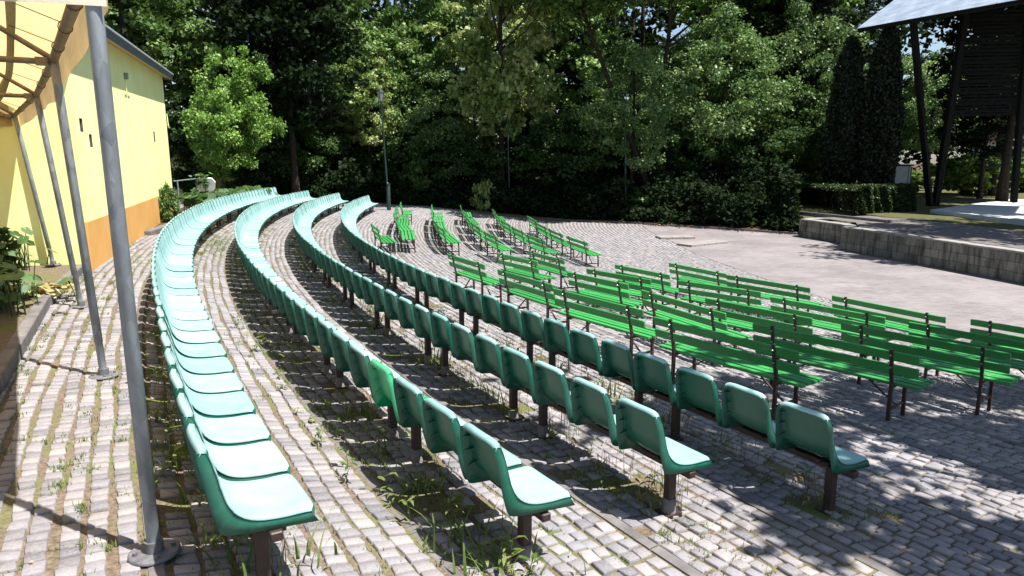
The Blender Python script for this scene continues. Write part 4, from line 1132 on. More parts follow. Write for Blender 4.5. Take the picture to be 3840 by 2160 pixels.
lp = MB(); bl = atdepth(3572, 433, 37.6); br_ = atdepth(3826, 425, 36.1); tl = h2; tr = h3
NSL = 27
for k in range(NSL + 1):
    f = k / NSL; a = bl.lerp(tl, f); b = br_.lerp(tr, f); lp.bar(cp(a), cp(b), .04, .135 + .05 * math.sin(k * 2.3))
for f in (.33, .68):
    lp.bar(cp(bl.lerp(br_, f)) + Vector((0, .08, 0)), cp(tl.lerp(tr, f)) + Vector((0, .08, 0)), .1, .1)
lp.build('louvre_screen', M['dark_timber'], cn)

# grey kiosk behind the hedge
kb = atdepth(3382, 700, 44); kz = atdepth(3382, 622, 44).z
ki = empty('kiosk', (kb.x, kb.y, -.25), .12, 'small flat roofed grey kiosk behind the hedge and the dark columnar conifers', 'kiosk')
hh = kz + .25
MB().box((0, .4, hh / 2), (1.02, .8, hh), bev=.01).build('body', M['kiosk'], ki)
MB().box((0, .4, hh + .035), (1.22, 1.0, .09), bev=.01).build('roof', M['dark_timber'], ki)
MB().box((.36, -.01, hh / 2), (.05, .03, hh - .05)).box((.55, .38, hh * .5), (.03, .8, hh - .1)).build('corner_trim', M['fascia'], ki)
# a pale house glimpsed far beyond the stage
hz = atdepth(3990, 640, 90); ho = empty('house', (hz.x, hz.y, -.3), 0, 'pale house with red tiled roof glimpsed far beyond the stage', 'house')
MB().box((0, 4, 2.2), (14, 8, 5)).build('wall', M['palewall'], ho)
MB().add([(-7.4, -.4, 4.7), (7.4, -.4, 4.7), (7.4, 4, 7.2), (-7.4, 4, 7.2), (7.4, 8.4, 4.7), (-7.4, 8.4, 4.7)], [(0, 1, 2, 3), (3, 2, 4, 5), (0, 3, 5), (1, 4, 2)]).build('roof', M['rooftile'], ho)
for x in (-5, -2.5, 0, 2.5): MB().box((x, -.02, 2.6), (1.0, .06, 1.4)).build('window', M['dark'], ho)

# ----------------------------------------------------------------------------
# street lamps along the wood
# ----------------------------------------------------------------------------
def lamp(base, z, top, label, head=True):
    h = top.z - z; dx = top.x - base.x
    e = empty('street_lamp', (base.x, base.y, z), 0, label, 'street lamp', 'lamps along the edge of the wood')
    MB().tube([(0, 0, -.2), (0, 0, 1.15), (dx * .25, 0, 1.22)], [.11, .10, .055], 14).tube([(dx * .25, 0, 1.2), (dx, 0, h)], [.052, .038], 12).tube([(0, 0, 1.1), (0, 0, 1.2)], .115, 14).build('post', M['lampgreen'], e)
    la = MB(); n = 6
    rg = [[(dx + math.cos(2 * PI * k / n + .5) * r, math.sin(2 * PI * k / n + .5) * r, h + zz) for k in range(n)] for r, zz in ((.10, .02), (.21, .48))]
    la.add(rg[0] + rg[1], [(k, (k + 1) % n, n + (k + 1) % n, n + k) for k in range(n)] + [tuple(range(n - 1, -1, -1))]).build('lantern', M['milk'], e)
    cpz = MB(); R2 = [(dx + math.cos(2 * PI * k / n + .5) * .235, math.sin(2 * PI * k / n + .5) * .235, h + .48) for k in range(n)]
    cpz.add(R2 + [(dx, 0, h + .64)], [(k, (k + 1) % n, n) for k in range(n)] + [tuple(range(n - 1, -1, -1))])
    for k in range(n): cpz.bar(rg[0][k], rg[1][k], .015, .015)
    cpz.build('lantern_cap', M['lampgreen'], e)
    return e
lamp(Vector((-6.46, 36.4, 0)), -.30, Vector((-6.68, 36.4, 5.02)), 'green street lamp with white lantern just behind the far end of the innermost curved row')
lamp(Vector((-.12, 42.4, 0)), -1.05, Vector((-.25, 42.4, 4.85)), 'green street lamp behind the far benches, under the pale green maple')
lamp(Vector((6.66, 40.3, 0)), -1.35, Vector((6.45, 40.3, 4.6)), 'green street lamp half hidden by ash leaves beside the orchestra')
p = atdepth(990, 690, 41); lamp(Vector((p.x, p.y, 0)), -.1, Vector((p.x - .35, p.y, 5.0)), 'green street lamp in deep shade beyond the far end of the outermost row')

# ----------------------------------------------------------------------------
# plants
# ----------------------------------------------------------------------------
def leaf_quads(P, size, g, droop=.25, upb=.6, wr=.5):
    """kite shaped folded leaves at points P (n,3)"""
    n = len(P)
    a = g.uniform(0, 2 * PI, n); el = g.normal(-droop, .45, n)
    d = np.stack([np.cos(a) * np.cos(el), np.sin(a) * np.cos(el), np.sin(el)], -1)
    r = g.normal(0, 1, (n, 3)); r[:, 2] += upb * 2
    s = np.cross(d, r); s /= np.linalg.norm(s, axis=1, keepdims=True) + 1e-9
    nn = np.cross(s, d)
    L = size * g.uniform(.6, 1.25, n)[:, None]; w = L * wr
    fold = w * g.uniform(.05, .5, n)[:, None]
    return np.stack([P, P + d * L * .5 + s * w - nn * fold, P + d * L - nn * fold * .6, P + d * L * .5 - s * w - nn * fold], 1).reshape(-1, 3)
def quads_idx(n): return np.arange(n * 4).reshape(n, 4)
def clusters(C, per, rad, size, g, flat_=.6, droop=.25, wr=.5, upb=.6):
    """leaf clumps around centres C; tone varies clump by clump and leaf by leaf"""
    n = len(C); rr = rad if hasattr(rad, '__len__') else np.full(n, rad)
    u = g.normal(0, 1, (n, per, 3)); u /= np.linalg.norm(u, axis=2, keepdims=True); q = g.uniform(0, 1, (n, per, 1)) ** .55
    P = C[:, None] + u * q * rr[:, None, None] * np.array([1, 1, flat_])
    P = P.reshape(-1, 3)
    t = np.clip(np.repeat(g.uniform(.15, .8, n), per) + g.normal(0, .16, n * per), 0, 1)
    return leaf_quads(P, size, g, droop, upb, wr), np.repeat(t, 4)
def tree_mesh(seed, H, r0_, cb_, rx, rz, ncl, per, crad, size, leafm, barkm, shape='round', droop=.25, wr=.5, nl=16, flat_=.6, lean=(0, 0), fork=None, cz=None, hollow=.45):
    g = np.random.default_rng(seed); rd = random.Random(seed)
    cz = cz if cz is not None else H - rz
    C = []
    while len(C) < ncl:
        u = g.normal(0, 1, 3); u /= np.linalg.norm(u); q = g.uniform(hollow ** 3, 1) ** (1 / 3)
        p = u * q
        lump = 1 + .22 * math.sin(3 * math.atan2(p[1], p[0]) + seed) + .15 * math.sin(5 * p[2] + seed * 2)
        if shape == 'cone':
            zz = (p[2] + 1) / 2; k = max(.06, 1.05 - zz); P = np.array([p[0] * rx * k * 1.2, p[1] * rx * k * 1.2, cz + p[2] * rz])
        elif shape == 'tall':
            P = np.array([p[0] * rx * lump, p[1] * rx * lump, cz + p[2] * rz])
        else:
            P = np.array([p[0] * rx * lump, p[1] * rx * lump, cz + p[2] * rz * (1 if p[2] > 0 else .85)])
        if P[2] < cb_: continue
        P[0] += lean[0] * P[2] / H; P[1] += lean[1] * P[2] / H
        C.append(P)
    C = np.array(C)
    V, t = clusters(C, per, g.uniform(.6, 1.25, ncl) * crad, size, g, flat_, droop, wr)
    crown = np_mesh('crown', V, quads_idx(len(V) // 4), leafm, colors=t)
    tb = MB(); top = H * .9 if fork is None else fork
    pts = []; ph = rd.uniform(0, 6)
    for i in range(8):
        f = i / 7; pts.append((lean[0] * f * top / H + .12 * r0_ * 6 * math.sin(2.2 * f + ph) * f, lean[1] * f * top / H + .1 * r0_ * 6 * math.cos(1.7 * f + ph) * f, -.3 + f * (top + .3)))
    rad = [r0_ * (1.35 if i == 0 else 1) * (1 - (.82 if fork is None else .25) * (i / 7)) for i in range(8)]
    tb.tube(pts, rad, 10)
    def tr(z):
        f = min(max((z + .3) / (top + .3), 0), 1) * 7; i = min(int(f), 6); return Vector(pts[i]).lerp(Vector(pts[i + 1]), f - i)
    if fork is not None:
        b = Vector(pts[-1])
        for sx, sy, l in ((-1.5, .3, 3.4), (1.1, -.2, 3.8), (.1, .9, 3.0)):
            tb.tube([b, b + Vector((sx * .45, sy * .45, l * .3)), b + Vector((sx, sy, l * .65)), b + Vector((sx * 1.25, sy * 1.25, l * 1.3))], [r0_ * .6, r0_ * .5, r0_ * .38, r0_ * .2], 9)
    order = g.permutation(ncl)[:nl]
    for i in order:
        c = Vector(C[i]); z0 = max(min(c.z - .35 * math.hypot(c.x, c.y) - .4, top), min(cb_ * .7, top)); b = tr(z0); m = b.lerp(c, .5) + Vector((0, 0, -.12 * (c - b).length if c.z > z0 + .3 else .1))
        rr = r0_ * rd.uniform(.22, .36) * (1 - .5 * z0 / H); tb.tube([b, m, c], [rr, rr * .65, rr * .2], 7)
    return tb.mesh('trunk', barkm), crown
def tree(protos, name, x, y, z, sc, rz, label, cat, group=None):
    e = empty(name, (x, y, z), rz, label, cat, group); e.scale = (sc, sc, sc) if not hasattr(sc, '__len__') else sc
    mobj('trunk', protos[0], e); mobj('crown', protos[1], e); return e
def X(px, Y, py=600): return atdepth(px, py, Y).x
T = {}
T['maple'] = tree_mesh(11, 13, .24, 3.6, 4.3, 4.9, 150, 120, .85, .26, M['maple'], M['bark_light'], wr=.55, flat_=.5, nl=22)
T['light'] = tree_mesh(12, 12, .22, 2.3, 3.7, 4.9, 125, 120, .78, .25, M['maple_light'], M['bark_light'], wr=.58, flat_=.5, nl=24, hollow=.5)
T['ash'] = tree_mesh(13, 11, .2, 1.8, 3.7, 4.6, 160, 130, .75, .20, M['ash'], M['bark'], wr=.36, droop=.5, flat_=.65, nl=18)
T['elder'] = tree_mesh(14, 8, .12, 1.3, 2.05, 3.3, 170, 150, .46, .135, M['elder'], M['bark_light'], wr=.42, droop=.55, flat_=.8, nl=22, lean=(1.3, 0), hollow=.35)
T['dark'] = tree_mesh(15, 17, .3, 3.5, 4.8, 6.6, 130, 95, 1.15, .36, M['dark_leaf'], M['bark'], nl=16)
T['high'] = tree_mesh(16, 19, .34, 8.6, 5.6, 5.0, 140, 100, 1.1, .32, M['maple'], M['bark'], nl=20, cz=13.2)
T['fork'] = tree_mesh(17, 20, .42, 11.2, 5.4, 4.6, 130, 110, 1.0, .26, M['elder'], M['bark'], nl=14, fork=11.4, cz=15.6)
T['airy'] = tree_mesh(22, 19, .30, 8.6, 5.6, 4.6, 88, 62, 1.25, .40, M['maple'], M['bark'], nl=24, cz=13.2)
T['over'] = tree_mesh(21, 17, .24, 10.6, 3.3, 3.0, 85, 110, .95, .30, M['maple'], M['bark'], nl=16, cz=13.8, lean=(0, -9.0))  # crown leans far forward out of view, shaped to cast shade
M_us = M['understory']
T['low'] = tree_mesh(23, 7.4, .12, .5, 3.1, 3.6, 120, 130, .72, .21, M_us, M['bark'], wr=.5, droop=.35, flat_=.6, nl=14, hollow=.3)
T['sweep'] = tree_mesh(24, 17, .22, 10.7, 4.3, 3.0, 120, 105, 1.0, .30, M['maple'], M['bark'], nl=22, cz=13.8, lean=(-7.5, -2.0))  # crown bent out of view to throw added shade on the far kerb
T['pine'] = tree_mesh(18, 22, .30, 4.5, 2.9, 9.0, 140, 110, .95, .30, M['needle'], M['bark'], 'tall', wr=.16, droop=.1, flat_=.35, nl=40, hollow=.3)
T['spruce'] = tree_mesh(19, 16, .25, 1.0, 3.6, 7.4, 150, 130, .85, .26, M['needle'], M['bark'], 'cone', wr=.15, droop=.5, flat_=.28, nl=40, hollow=.3)
ZW = -.5
tree(T['elder'], 'elder_tree', X(805, 34), 34, -.7, (.92, .95, 1.06), .3, 'bright light green bushy elder tree beside the far corner of the yellow building', 'tree')
tree(T['maple'], 'maple_tree', X(520, 39), 39, .0, (1.15, 1.0, 1.2), 0, 'large green maple towering behind the roof of the yellow building', 'tree')
tree(T['maple'], 'maple_tree', X(300, 46), 46, .0, 1.25, 1.9, 'second green maple further back, mostly hidden by the yellow building', 'tree')
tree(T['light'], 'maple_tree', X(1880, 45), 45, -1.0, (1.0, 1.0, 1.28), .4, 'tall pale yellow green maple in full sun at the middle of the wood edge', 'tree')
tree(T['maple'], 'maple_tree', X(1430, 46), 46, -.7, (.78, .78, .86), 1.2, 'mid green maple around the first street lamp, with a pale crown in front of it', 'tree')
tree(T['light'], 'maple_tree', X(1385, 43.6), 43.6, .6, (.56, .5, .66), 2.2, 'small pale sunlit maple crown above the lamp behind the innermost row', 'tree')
tree(T['ash'], 'ash_tree', X(2370, 42.3), 42.3, -1.2, (.85, .8, .92), .2, 'feathery green ash that half hides the third street lamp', 'tree')
tree(T['ash'], 'ash_tree', X(2700, 43.5), 43.5, -1.2, (1.12, 1.0, 1.1), 2.0, 'broad feathery green ash in front of the forked trunk', 'tree')
tree(T['ash'], 'ash_tree', X(2520, 48), 48, -.9, (1.1, 1.1, 1.0), 5.0, 'feathery ash behind the two nearer ash trees', 'tree')
tree(T['ash'], 'ash_tree', X(2990, 46), 46, -.9, (.9, .9, 1.15), 1.0, 'slender feathery ash left of the spruces', 'tree')
tree(T['ash'], 'ash_tree', X(1660, 46), 46, -.9, (.85, .8, .8), 4.0, 'low green ash between the two pale maples', 'tree')
tree(T['maple'], 'maple_tree', X(1640, 49), 49, -.6, (.8, .8, 1.25), 2.4, 'dark green maple rising behind the low ash', 'tree')
tree(T['maple'], 'maple_tree', X(2130, 51), 51, -.6, (.9, .9, 1.2), 3.9, 'dark green maple right behind the tall pale maple', 'tree')
tree(T['maple'], 'maple_tree', X(1260, 50), 50, -.6, (.75, .75, 1.2), 5.2, 'dark green maple among the pines left of the lamp', 'tree')
tree(T['maple'], 'maple_tree', X(2900, 52), 52, -.6, (1.1, 1.1, 1.3), .7, 'green maple high behind the slender ash', 'tree')
tree(T['fork'], 'forked_tree', X(2640, 50), 50, ZW, 1.0, 0, 'tall tree whose dark trunk forks high above the broad ash', 'tree')
for px, Y, sc, lab in ((1000, 47, .95, 'tall dark pine nearest the bright elder tree'), (1100, 52, 1.05, 'tall dark pine with sky showing on its right, second from the elder'), (1195, 47, .9, 'tall dark pine left of the small pale maple crown')):
    tree(T['pine'], 'pine_tree', X(px, Y), Y, ZW, sc, px, lab, 'tree', 'dark pines in the wood')
for px, Y, sc, rz, lab in ((3040, 49, .95, 1, 'dark layered spruce left of the two columnar conifers'), (3190, 53, 1.0, 2, 'dark layered spruce hidden behind the two columnar conifers'), (2215, 52, 1.05, 3, 'dark layered spruce between the tall pale maple and the ash trees')):
    tree(T['spruce'], 'spruce_tree', X(px, Y), Y, ZW, sc, rz, lab, 'tree', 'spruces in the wood')
for px, Y, lab in ((1880, 46.6, 'added leaning shade tree whose unseen high crown overhangs the tall pale maple'), (2420, 46.0, 'added leaning shade tree whose unseen high crown overhangs the feathery ash by the third lamp'), (1290, 46.8, 'added leaning shade tree whose unseen high crown overhangs the first street lamp')):
    tree(T['over'], 'added_shade_tree', X(px, Y), Y, -.9, 1, 0, lab, 'tree', 'added shade trees at the wood edge')  # added for the shade of their out-of-view crowns
for px, Y, z, sc, rz, lab in ((705, 37.3, -.1, (.6, .6, .75), 0, 'low shady tree between the yellow building and the bright elder'), (915, 38.2, -.2, (.75, .75, .7), 1, 'low shady tree right behind the bright elder'), (1070, 41.5, -.4, (.85, .85, .85), 2, 'low shady tree before the trunks of the dark pines'), (1230, 44, -.6, (.8, .8, .8), 3, 'low shady tree left of the first street lamp'), (1480, 45.5, -.9, (.85, .85, .8), 4, 'low shady tree right of the first street lamp'), (1750, 44.5, -1.0, (.8, .8, .72), 5, 'low shady tree under the left side of the tall pale maple'), (2080, 45, -1.1, (.9, .9, .95), 6, 'low shady tree right of the tall pale maple'), (2240, 46, -1.1, (.85, .85, 1.0), 7, 'low shady tree left of the ash by the third lamp'), (2540, 45, -1.2, (.85, .85, .8), 8, 'low shady tree under the gap between the two ash trees'), (2880, 42.5, -1.2, (.9, .9, .95), 9, 'low shady tree at the far corner of the orchestra'), (3040, 44, -.9, (.8, .8, 1.0), 10, 'low shady tree left of the columnar thujas')):
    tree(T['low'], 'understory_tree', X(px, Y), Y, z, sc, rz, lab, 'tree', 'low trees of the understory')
tree(T['dark'], 'dark_tree', -11.6, 37.4, -.2, (.72, .72, .8), 2.2, 'dark leafy tree right behind the bright elder', 'tree')
tree(T['sweep'], 'added_shade_tree', 9.0, 42.0, -1.0, (1, 1.25, 1), 0, 'added leaning tree whose unseen high crown shades the kerb behind the far benches', 'tree', 'added shade trees at the wood edge')
tree(T['dark'], 'dark_tree', X(3690, 43.5), 43.5, -.4, (.5, .5, .52), 1.0, 'low dark tree filling the view under the louvred screen', 'tree')
tree(T['spruce'], 'spruce_tree', X(3735, 46), 46, -.3, (.8, .8, .8), 2.0, 'dark spruce with drooping boughs under the louvred screen', 'tree', 'spruces in the wood')
tree(T['dark'], 'dark_tree', X(3775, 41), 41, -.3, (.9, .9, 1.0), 0, 'dark tree with a thick black trunk behind the louvred screen', 'tree')
tree(T['dark'], 'dark_tree', X(2920, 50), 50, ZW, 1.0, 2, 'dark leafy tree beside the spruces left of the stage', 'tree')
for px, Y, sc, lab in ((3480, 56, .95, 'sunlit green ash seen between the raking posts of the canopy'), (3660, 60, 1.1, 'sunlit green ash seen through the louvred screen'), (3330, 58, 1.0, 'sunlit green ash behind the two columnar conifers'), (3950, 58, 1.1, 'sunlit green ash at the far right beyond the stage')):
    tree(T['ash'], 'ash_tree', X(px, Y), Y, -.2, sc, px, lab, 'tree', 'sunlit ash trees beyond the stage')
# trees beside the seats, outside the picture, that throw the dappled shade
tree(T['airy'], 'high_crowned_tree', 7.9, 3.7, -.9, (.66, .66, .62), 1.1, 'tall leafy tree beside the seats that shades the nearest benches', 'tree', 'tall high crowned trees')
tree(T['airy'], 'high_crowned_tree', 11.9, 4.9, -1.0, (.66, .66, .62), 2.6, 'tall leafy tree beyond the near benches, right of the first one', 'tree', 'tall high crowned trees')
tree(T['high'], 'high_crowned_tree', 25.3, 23.0, -.5, (1, 1, 1), 1.4, 'tall leafy tree beside the stage that shades its wall and paving', 'tree', 'tall high crowned trees')
tree(T['high'], 'high_crowned_tree', 26.0, 14.4, -.5, (1, 1, .95), 4.4, 'tall leafy tree at the near end of the stage', 'tree', 'tall high crowned trees')
tree(T['maple'], 'maple_tree', 34.0, 31.0, -.4, (1, 1, 1.0), 3.0, 'green maple right of the stage canopy', 'tree')

# columnar conifers: small sprays over a spindle
def column_mesh(seed, H, r):
    g = np.random.default_rng(seed); n = 30000
    z = g.uniform(0, 1, n); a = g.uniform(0, 2 * PI, n)
    prof = np.clip(np.minimum(1, .72 + z * .9) * np.sqrt(np.clip(1 - z ** 2.6, 0, 1)), .05, 1) * (1 + .10 * np.sin(a * 5 + z * 9) + .07 * np.sin(z * 31 + a * 3))
    q = r * prof * g.uniform(.60, 1.03, n)
    P = np.stack([np.cos(a) * q, np.sin(a) * q, .1 + z * H], -1)
    V = leaf_quads(P, .17, g, -.9, .1, .32)
    cr = np_mesh('crown', V, quads_idx(n), M['thuja'], colors=np.repeat(g.uniform(0, 1, n), 4))
    return MB().tube([(0, 0, -.2), (0, 0, H * .9)], [.12, .02], 8).mesh('trunk', M['bark']), cr
for px, pt_, Y, r, lab in ((3190, 150, 38.5, .95, 'dark columnar thuja, the left one of the pair behind the clipped hedge'), (3332, 108, 37.5, 1.0, 'dark columnar thuja, the right one of the pair beside the kiosk')):
    t = atdepth(px, pt_, Y); tree(column_mesh(px, t.z + .45, r), 'columnar_thuja', t.x + .05, Y, -.45, 1, 0, lab, 'conifer', 'columnar thujas behind the hedge')

# clipped hedge in front of them
def hedge():
    g = np.random.default_rng(5); pts = [atz(3055, 770, -.55), atz(3230, 800, -.52), atz(3440, 792, -.50)]
    h0 = pts[1]; ho = empty('hedge', (h0.x, h0.y, -.55), 0, 'dark clipped hedge behind the stage paving in front of the columnar thujas', 'hedge')
    P = []
    for a, b, wt in ((pts[0], pts[1], .4), (pts[1], pts[2], .6)):
        n = int(30000 * wt); t = g.uniform(0, 1, n); d = (b - a); dn = d.normalized(); nn = Vector((-dn.y, dn.x, 0)); nn = nn if nn.y > 0 else -nn
        dep = 1.3; c = g.uniform(0, 1, n); face = g.uniform(0, 1, n)
        w = np.where(face < .55, g.uniform(0, .14, n), g.uniform(0, 1, n) * dep); z = np.where(face < .55, g.uniform(0, 1, n), g.uniform(.88, 1.03, n)) * 1.28
        bul = .10 * np.sin(t * 17) + .07 * np.sin(t * 41 + z * 4)
        P.append(np.stack([a.x + d.x * t + nn.x * (w - bul) - h0.x, a.y + d.y * t + nn.y * (w - bul) - h0.y, z + .05 * np.sin(t * 23 + w * 5) + (a.z + (b.z - a.z) * t) + .55], -1))
    P = np.concatenate(P); V = leaf_quads(P, .095, g, 0, .9, .5)
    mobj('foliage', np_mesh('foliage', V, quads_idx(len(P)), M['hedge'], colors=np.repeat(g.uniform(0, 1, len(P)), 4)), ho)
    core = MB()
    for a, b in ((pts[0], pts[1]), (pts[1], pts[2])):
        d = (b - a).normalized(); nn = Vector((-d.y, d.x, 0)); nn = nn if nn.y > 0 else -nn; n = int((b - a).length / .3)
        for k in range(n):
            p = a.lerp(b, (k + .5) / n) + nn * random.uniform(.3, .9) - h0; core.tube([(p.x, p.y, 0), (p.x + random.uniform(-.1, .1), p.y, .5), (p.x + random.uniform(-.2, .2), p.y + .1, .95)], [.02, .014, .006], 5)
    core.build('stems', M['bark'], ho)
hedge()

# shrubs as things of their own
def shrub_mesh(seed, r, h, ncl, per, size, m, wr=.5, droop=.2, crad=.32):
    g = np.random.default_rng(seed); C = []
    while len(C) < ncl:
        p = g.uniform(-1, 1, 3); 
        if np.linalg.norm(p) > 1: continue
        C.append((p[0] * r, p[1] * r, h * .52 + p[2] * h * .48))
    C = np.array(C); V, t = clusters(C, per, g.uniform(.7, 1.2, ncl) * crad, size, g, .7, droop, wr)
    st_ = MB(); rd = random.Random(seed)
    for k in range(9):
        c = C[rd.randrange(ncl)]; st_.tube([(rd.uniform(-.15, .15), rd.uniform(-.15, .15), -.1), (c[0] * .5, c[1] * .5, c[2] * .6), tuple(c)], [.025, .018, .006], 6)
    return st_.mesh('stems', M['bark']), np_mesh('foliage', V, quads_idx(len(V) // 4), m, colors=t)
def shrub(pr, x, y, z, sc, label, name='shrub', group=None):
    e = empty(name, (x, y, z), x, label, 'shrub', group); e.scale = (sc, sc, sc) if not hasattr(sc, '__len__') else sc
    mobj('stems', pr[0], e); mobj('foliage', pr[1], e)
S_l = shrub_mesh(31, 1.0, 1.9, 42, 75, .20, M['maple_light'], .5); S_m = shrub_mesh(32, 1.3, 2.2, 60, 80, .19, M['maple'], .5); S_b = shrub_mesh(33, 1.7, 2.6, 70, 80, .22, M['bright_bush'], .5)
S_d = shrub_mesh(34, 1.5, 2.4, 60, 80, .21, M['dark_leaf'], .5)
shrub(S_l, X(1815, 41.8), 41.8, -1.3, (.75, .7, 1.2), 'young pale green maple shoot beside the kerb behind the far benches')
shrub(S_l, X(2190, 42.5), 42.5, -1.3, (.8, .8, .9), 'pale sunlit shrub low among the dark undergrowth left of the third lamp')
shrub(S_m, X(2440, 41.2), 41.2, -1.3, (1.0, 1.0, .85), 'mid green shrub at the kerb right of the third lamp')
shrub(S_m, X(1560, 44), 44, -.9, (1.1, 1.1, 1.5), 'tall mid green shrub between the first two lamps')
shrub(S_m, X(960, 39.5), 39.5, -.1, (.55, .55, .6), 'small green shrub in deep shade behind the second curved row')
shrub(S_l, X(1300, 40.6), 40.6, -.5, (.5, .5, .6), 'small pale shrub in shade behind the third curved row')
shrub(S_l, X(2540, 42), 42, -1.3, (.7, .7, .8), 'small pale shrub catching sun in the undergrowth before the broad ash')
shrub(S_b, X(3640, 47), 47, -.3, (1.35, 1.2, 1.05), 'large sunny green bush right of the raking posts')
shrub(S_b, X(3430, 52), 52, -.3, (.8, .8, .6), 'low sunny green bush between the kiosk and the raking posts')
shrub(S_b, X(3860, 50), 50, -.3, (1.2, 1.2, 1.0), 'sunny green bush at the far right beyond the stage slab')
shrub(S_d, X(3060, 40), 40, -.7, (.7, .7, .55), 'low dark shrub with pale leaves at the left end of the clipped hedge')
shrub(S_m, X(715, 37.5), 37.5, .1, (.5, .4, .6), 'thin shaded shrub against the low yellow annex wall')
# leaves against the plinth
pw = atz(634, 838, .12)
shrub(S_m, pw.x, pw.y, .1, (.30, .26, .55), 'small weedy bush growing against the orange plinth', 'weedy_bush')

# dense undergrowth along the wood edge and the far wood: uncountable
def undergrowth():
    g = np.random.default_rng(41); C = []; ex = np.array([e[0] for e in EDGE]); ey = np.array([e[1] for e in EDGE]); L = np.concatenate([[0], np.cumsum(np.hypot(np.diff(ex), np.diff(ey)))])
    for _ in range(1500):
        l = g.uniform(2.5, L[-1] + 1.5); x = np.interp(l, L, ex); y = np.interp(l, L, ey); z0 = np.interp(l, L, EZ)
        b = g.uniform(.4, 6.5); hmax = .7 + .25 * b + .7 * math.sin(l * .9 + b) + .6 * math.sin(l * 2.3) + g.normal(0, .35)
        C.append((x + b * .12, y + b, max(z0, -.9 if b > 1.5 else z0) + g.uniform(.1, 1) * max(.5, min(hmax, 3.2))))
    C = np.array(C); V, t = clusters(C, 70, g.uniform(.35, .7, len(C)), .22, g, .75, .3, .5)
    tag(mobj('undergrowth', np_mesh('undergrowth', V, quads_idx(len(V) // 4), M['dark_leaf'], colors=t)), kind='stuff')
undergrowth()
def far_wood():
    g = np.random.default_rng(42); C = []; R_ = []
    for _ in range(1500):
        Y = g.uniform(56, 78); px = g.uniform(-500, 3050) if g.uniform() < .93 else g.uniform(3050, 3900)
        x = (px - 1920) / 2585 * Y; z = g.uniform(-.3, 19)
        # leave the sky gaps of the photograph's wood: between crowns of the far trees
        if abs(x + 19.5) < 2.2 and 9 < z < 19: continue
        if abs(x + 4.0) < 1.6 and 9.5 < z < 15: continue
        if abs(x - 16.5) < 1.8 and z > 12: continue
        C.append((x, Y, z)); R_.append(g.uniform(1.3, 2.4))
    C = np.array(C); V, t = clusters(C, 62, np.array(R_), .62, g, .7, .2, .5)
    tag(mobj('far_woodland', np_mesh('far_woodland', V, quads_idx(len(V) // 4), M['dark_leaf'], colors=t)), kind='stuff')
    mb = MB(); rd = random.Random(3)
    for k in range(60):
        Y = rd.uniform(50, 74); x = (rd.uniform(-300, 3050) - 1920) / 2585 * Y; r = rd.uniform(.14, .32)
        mb.tube([(x, Y, -.8), (x + rd.uniform(-.4, .4), Y, 6), (x + rd.uniform(-.8, .8), Y, 15)], [r, r * .8, r * .4], 8)
    tag(mb.build('far_woodland_trunks', M['bark']), kind='stuff')
far_wood()
# dry leaves at the wood edge
g = np.random.default_rng(43); P = []
for _ in range(700):
    p = atz(g.normal(2540, 40), g.uniform(826, 846), -1.45); P.append((p.x + g.normal(0, .2), p.y + g.normal(0, .25), -1.46 + abs(g.normal(0, .08))))
for _ in range(420):
    l = g.uniform(0, 1) * (len(EDGE) - 2) + .9; i = min(int(l), len(EDGE) - 2); f = l - i; P.append((EDGE[i][0] * (1 - f) + EDGE[i + 1][0] * f + g.normal(0, .3), EDGE[i][1] * (1 - f) + EDGE[i + 1][1] * f - abs(g.normal(0, .5)) - .05, EZ[i] * (1 - f) + EZ[i + 1] * f - .03))
P = np.array(P); V = leaf_quads(P, .10, g, 0, 1.5, .45)
tag(mobj('dry_leaf_drift', np_mesh('dry_leaf_drift', V, quads_idx(len(P)), M['deadleaf'], colors=np.repeat(g.uniform(0, 1, len(P)), 4))), kind='stuff')

# broad leaved butterbur plants
def broad_leaf(V, F, T, base, tip, r, g):
    """one round leaf on a stalk: a shallow dished disc of ten sides with a notch"""
    c = len(V); d = np.array(tip) - np.array(base); a0 = math.atan2(d[1], d[0]) + g.normal(0, .4); tl = g.uniform(.25, .8); t = g.uniform(0, 1)
    cs, sn = math.cos(a0), math.sin(a0); V.append(tuple(tip)); T.append(t); n = 11
    for ring, rr, up_ in ((1, .55, .07), (2, 1.0, .02)):
        for k in range(n):
            a = PI + .22 + (2 * PI - .44) * k / (n - 1); q = r * rr * (1 + .07 * math.sin(a * 5 + t * 9)) * (1 if ring == 1 else 1 + .05 * math.cos(3 * a))
            lx = q * math.cos(a) + r * .25; ly = q * math.sin(a); lz = r * up_ * (2 if ring == 1 else 1) + r * .06 * math.sin(4 * a + t * 5) * rr
            hx = lx * math.cos(tl) + lz * math.sin(tl); hz_ = -lx * math.sin(tl) + lz * math.cos(tl)
            V.append((tip[0] + cs * hx - sn * ly, tip[1] + sn * hx + cs * ly, tip[2] + hz_)); T.append(min(1, max(0, t + g.normal(0, .1))))
    for k in range(n - 1):
        F.append((c, c + 1 + k, c + 2 + k, c + 2 + k)); F.append((c + 1 + k, c + 1 + n + k, c + 2 + n + k, c + 2 + k))
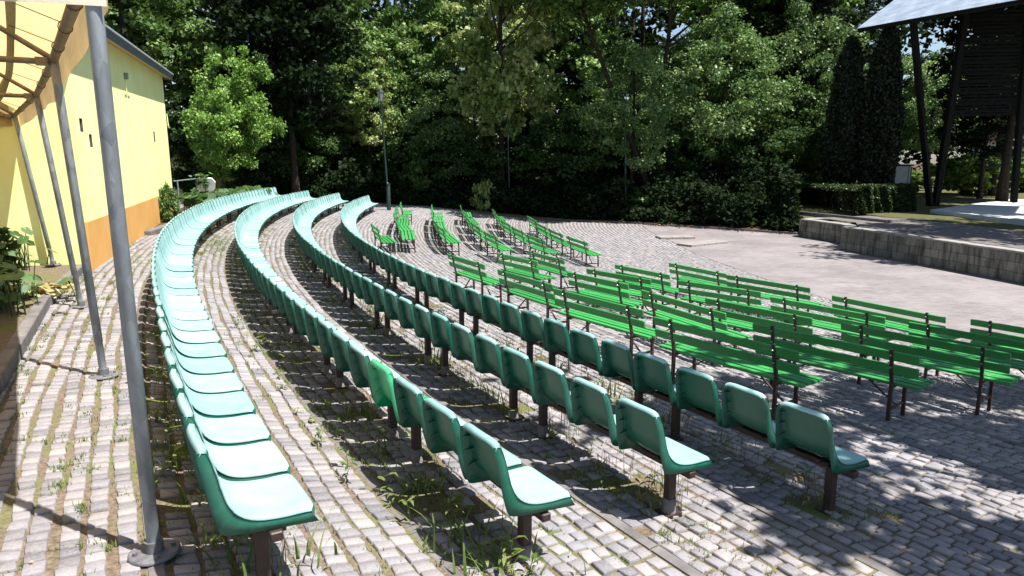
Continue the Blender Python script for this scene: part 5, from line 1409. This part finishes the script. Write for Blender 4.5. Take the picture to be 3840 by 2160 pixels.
def broad_mesh(name, spots, m, g):
    V = []; F = []; T = []; stl = MB()
    for (x, y, z, h, r) in spots:
        a = g.uniform(0, 2 * PI); o = g.uniform(.05, .3) * h; b = (x, y, z); tip = (x + math.cos(a) * o, y + math.sin(a) * o, z + h)
        broad_leaf(V, F, T, b, tip, r, g); stl.tube([b, ((b[0] + tip[0]) / 2, (b[1] + tip[1]) / 2, z + h * .6), tip], [.008, .007, .005], 5)
    me = bpy.data.meshes.new(name); me.from_pydata([tuple(map(float, v)) for v in V], [], [f if f[2] != f[3] else f[:3] for f in F]); me.materials.append(m)
    a = me.attributes.new('tone', 'FLOAT', 'POINT'); a.data.foreach_set('value', np.array(T, dtype=np.float32)); me.polygons.foreach_set('use_smooth', [True] * len(me.polygons)); me.update()
    return me, stl
g = np.random.default_rng(50)
def patch(n, pts, zb, h0_, h1_, r0_, r1_):
    L = []
    for _ in range(n):
        i = g.integers(0, len(pts) - 1); f = g.uniform(); x = pts[i][0] * (1 - f) + pts[i + 1][0] * f; y = pts[i][1] * (1 - f) + pts[i + 1][1] * f; w = pts[i][2]
        L.append((x + g.uniform(-w, w), y + g.uniform(-w, w), zb, g.uniform(h0_, h1_), g.uniform(r0_, r1_)))
    return L
sp = patch(330, [(-11.7, 25.6, .45), (-11.95, 28, .6), (-12.1, 30.5, .75), (-12.0, 33, .6)], .15, .22, .72, .13, .24) + patch(70, [(-12.3, 27.0, .4), (-12.9, 29.5, .4)], .15, .3, .8, .13, .22)
me, stl = broad_mesh('butterbur_patch', sp, M['broadleaf'], g)
bp_ = mobj('butterbur_patch', me); tag(bp_, kind='stuff'); tag(stl.build('stalks', M['broadleaf'], bp_), kind='stuff')
pl_ = atz(30, 1015, .25)
e = empty('broadleaf_plant', (pl_.x, pl_.y, .25), 0, 'big leaved green plant growing against the yellow wall left of the tent poles', 'plant')
me, stl = broad_mesh('leaves', [(g.normal(-.1, .22), g.normal(.0, .2), 0, g.uniform(.15, .72), g.uniform(.075, .135)) for _ in range(85)], M['broadleaf'], g); mobj('leaves', me, e); tag(stl.build('stalks', M['broadleaf'], e), kind='stuff')
pl_ = atz(-40, 1160, .25)
e = empty('broadleaf_plant', (pl_.x, pl_.y, .25), 0, 'big leaved plant in the awning shade at the left edge of the paved bed', 'plant')
me, stl = broad_mesh('leaves', [(g.normal(-.1, .32), g.normal(.0, .35), 0, g.uniform(.12, .55), g.uniform(.07, .13)) for _ in range(100)], M['broadleaf'], g); mobj('leaves', me, e); tag(stl.build('stalks', M['broadleaf'], e), kind='stuff')
pl_ = atz(160, 1098, .25)
e = empty('wilted_plant', (pl_.x, pl_.y, .25), 0, 'flattened wilted yellowish plant lying on the setts of the paved bed', 'plant')
me, stl = broad_mesh('leaves', [(g.normal(0, .26), g.normal(0, .2), 0, g.uniform(.02, .10), g.uniform(.05, .10)) for _ in range(55)], M['dryleaf'], g); mobj('leaves', me, e); tag(stl.build('stalks', M['dryleaf'], e), kind='stuff')
# vine on the white board
e = empty('vine', (wb.x, wb.y - .1, .15), 0, 'leafy green vine climbing over the tilted white board', 'plant')
me, stl = broad_mesh('leaves', [(g.normal(-.02, .16), g.normal(-.1, .06), zc - .1 + g.uniform(-.1, .45), g.uniform(.05, .25), g.uniform(.06, .11)) for _ in range(34)], M['broadleaf'], g); mobj('leaves', me, e)
stl.tube([(0, 0, -.1), (.05, -.1, zc * .6), (0, -.05, zc + .4)], .012, 6).build('stalks', M['broadleaf'], e)
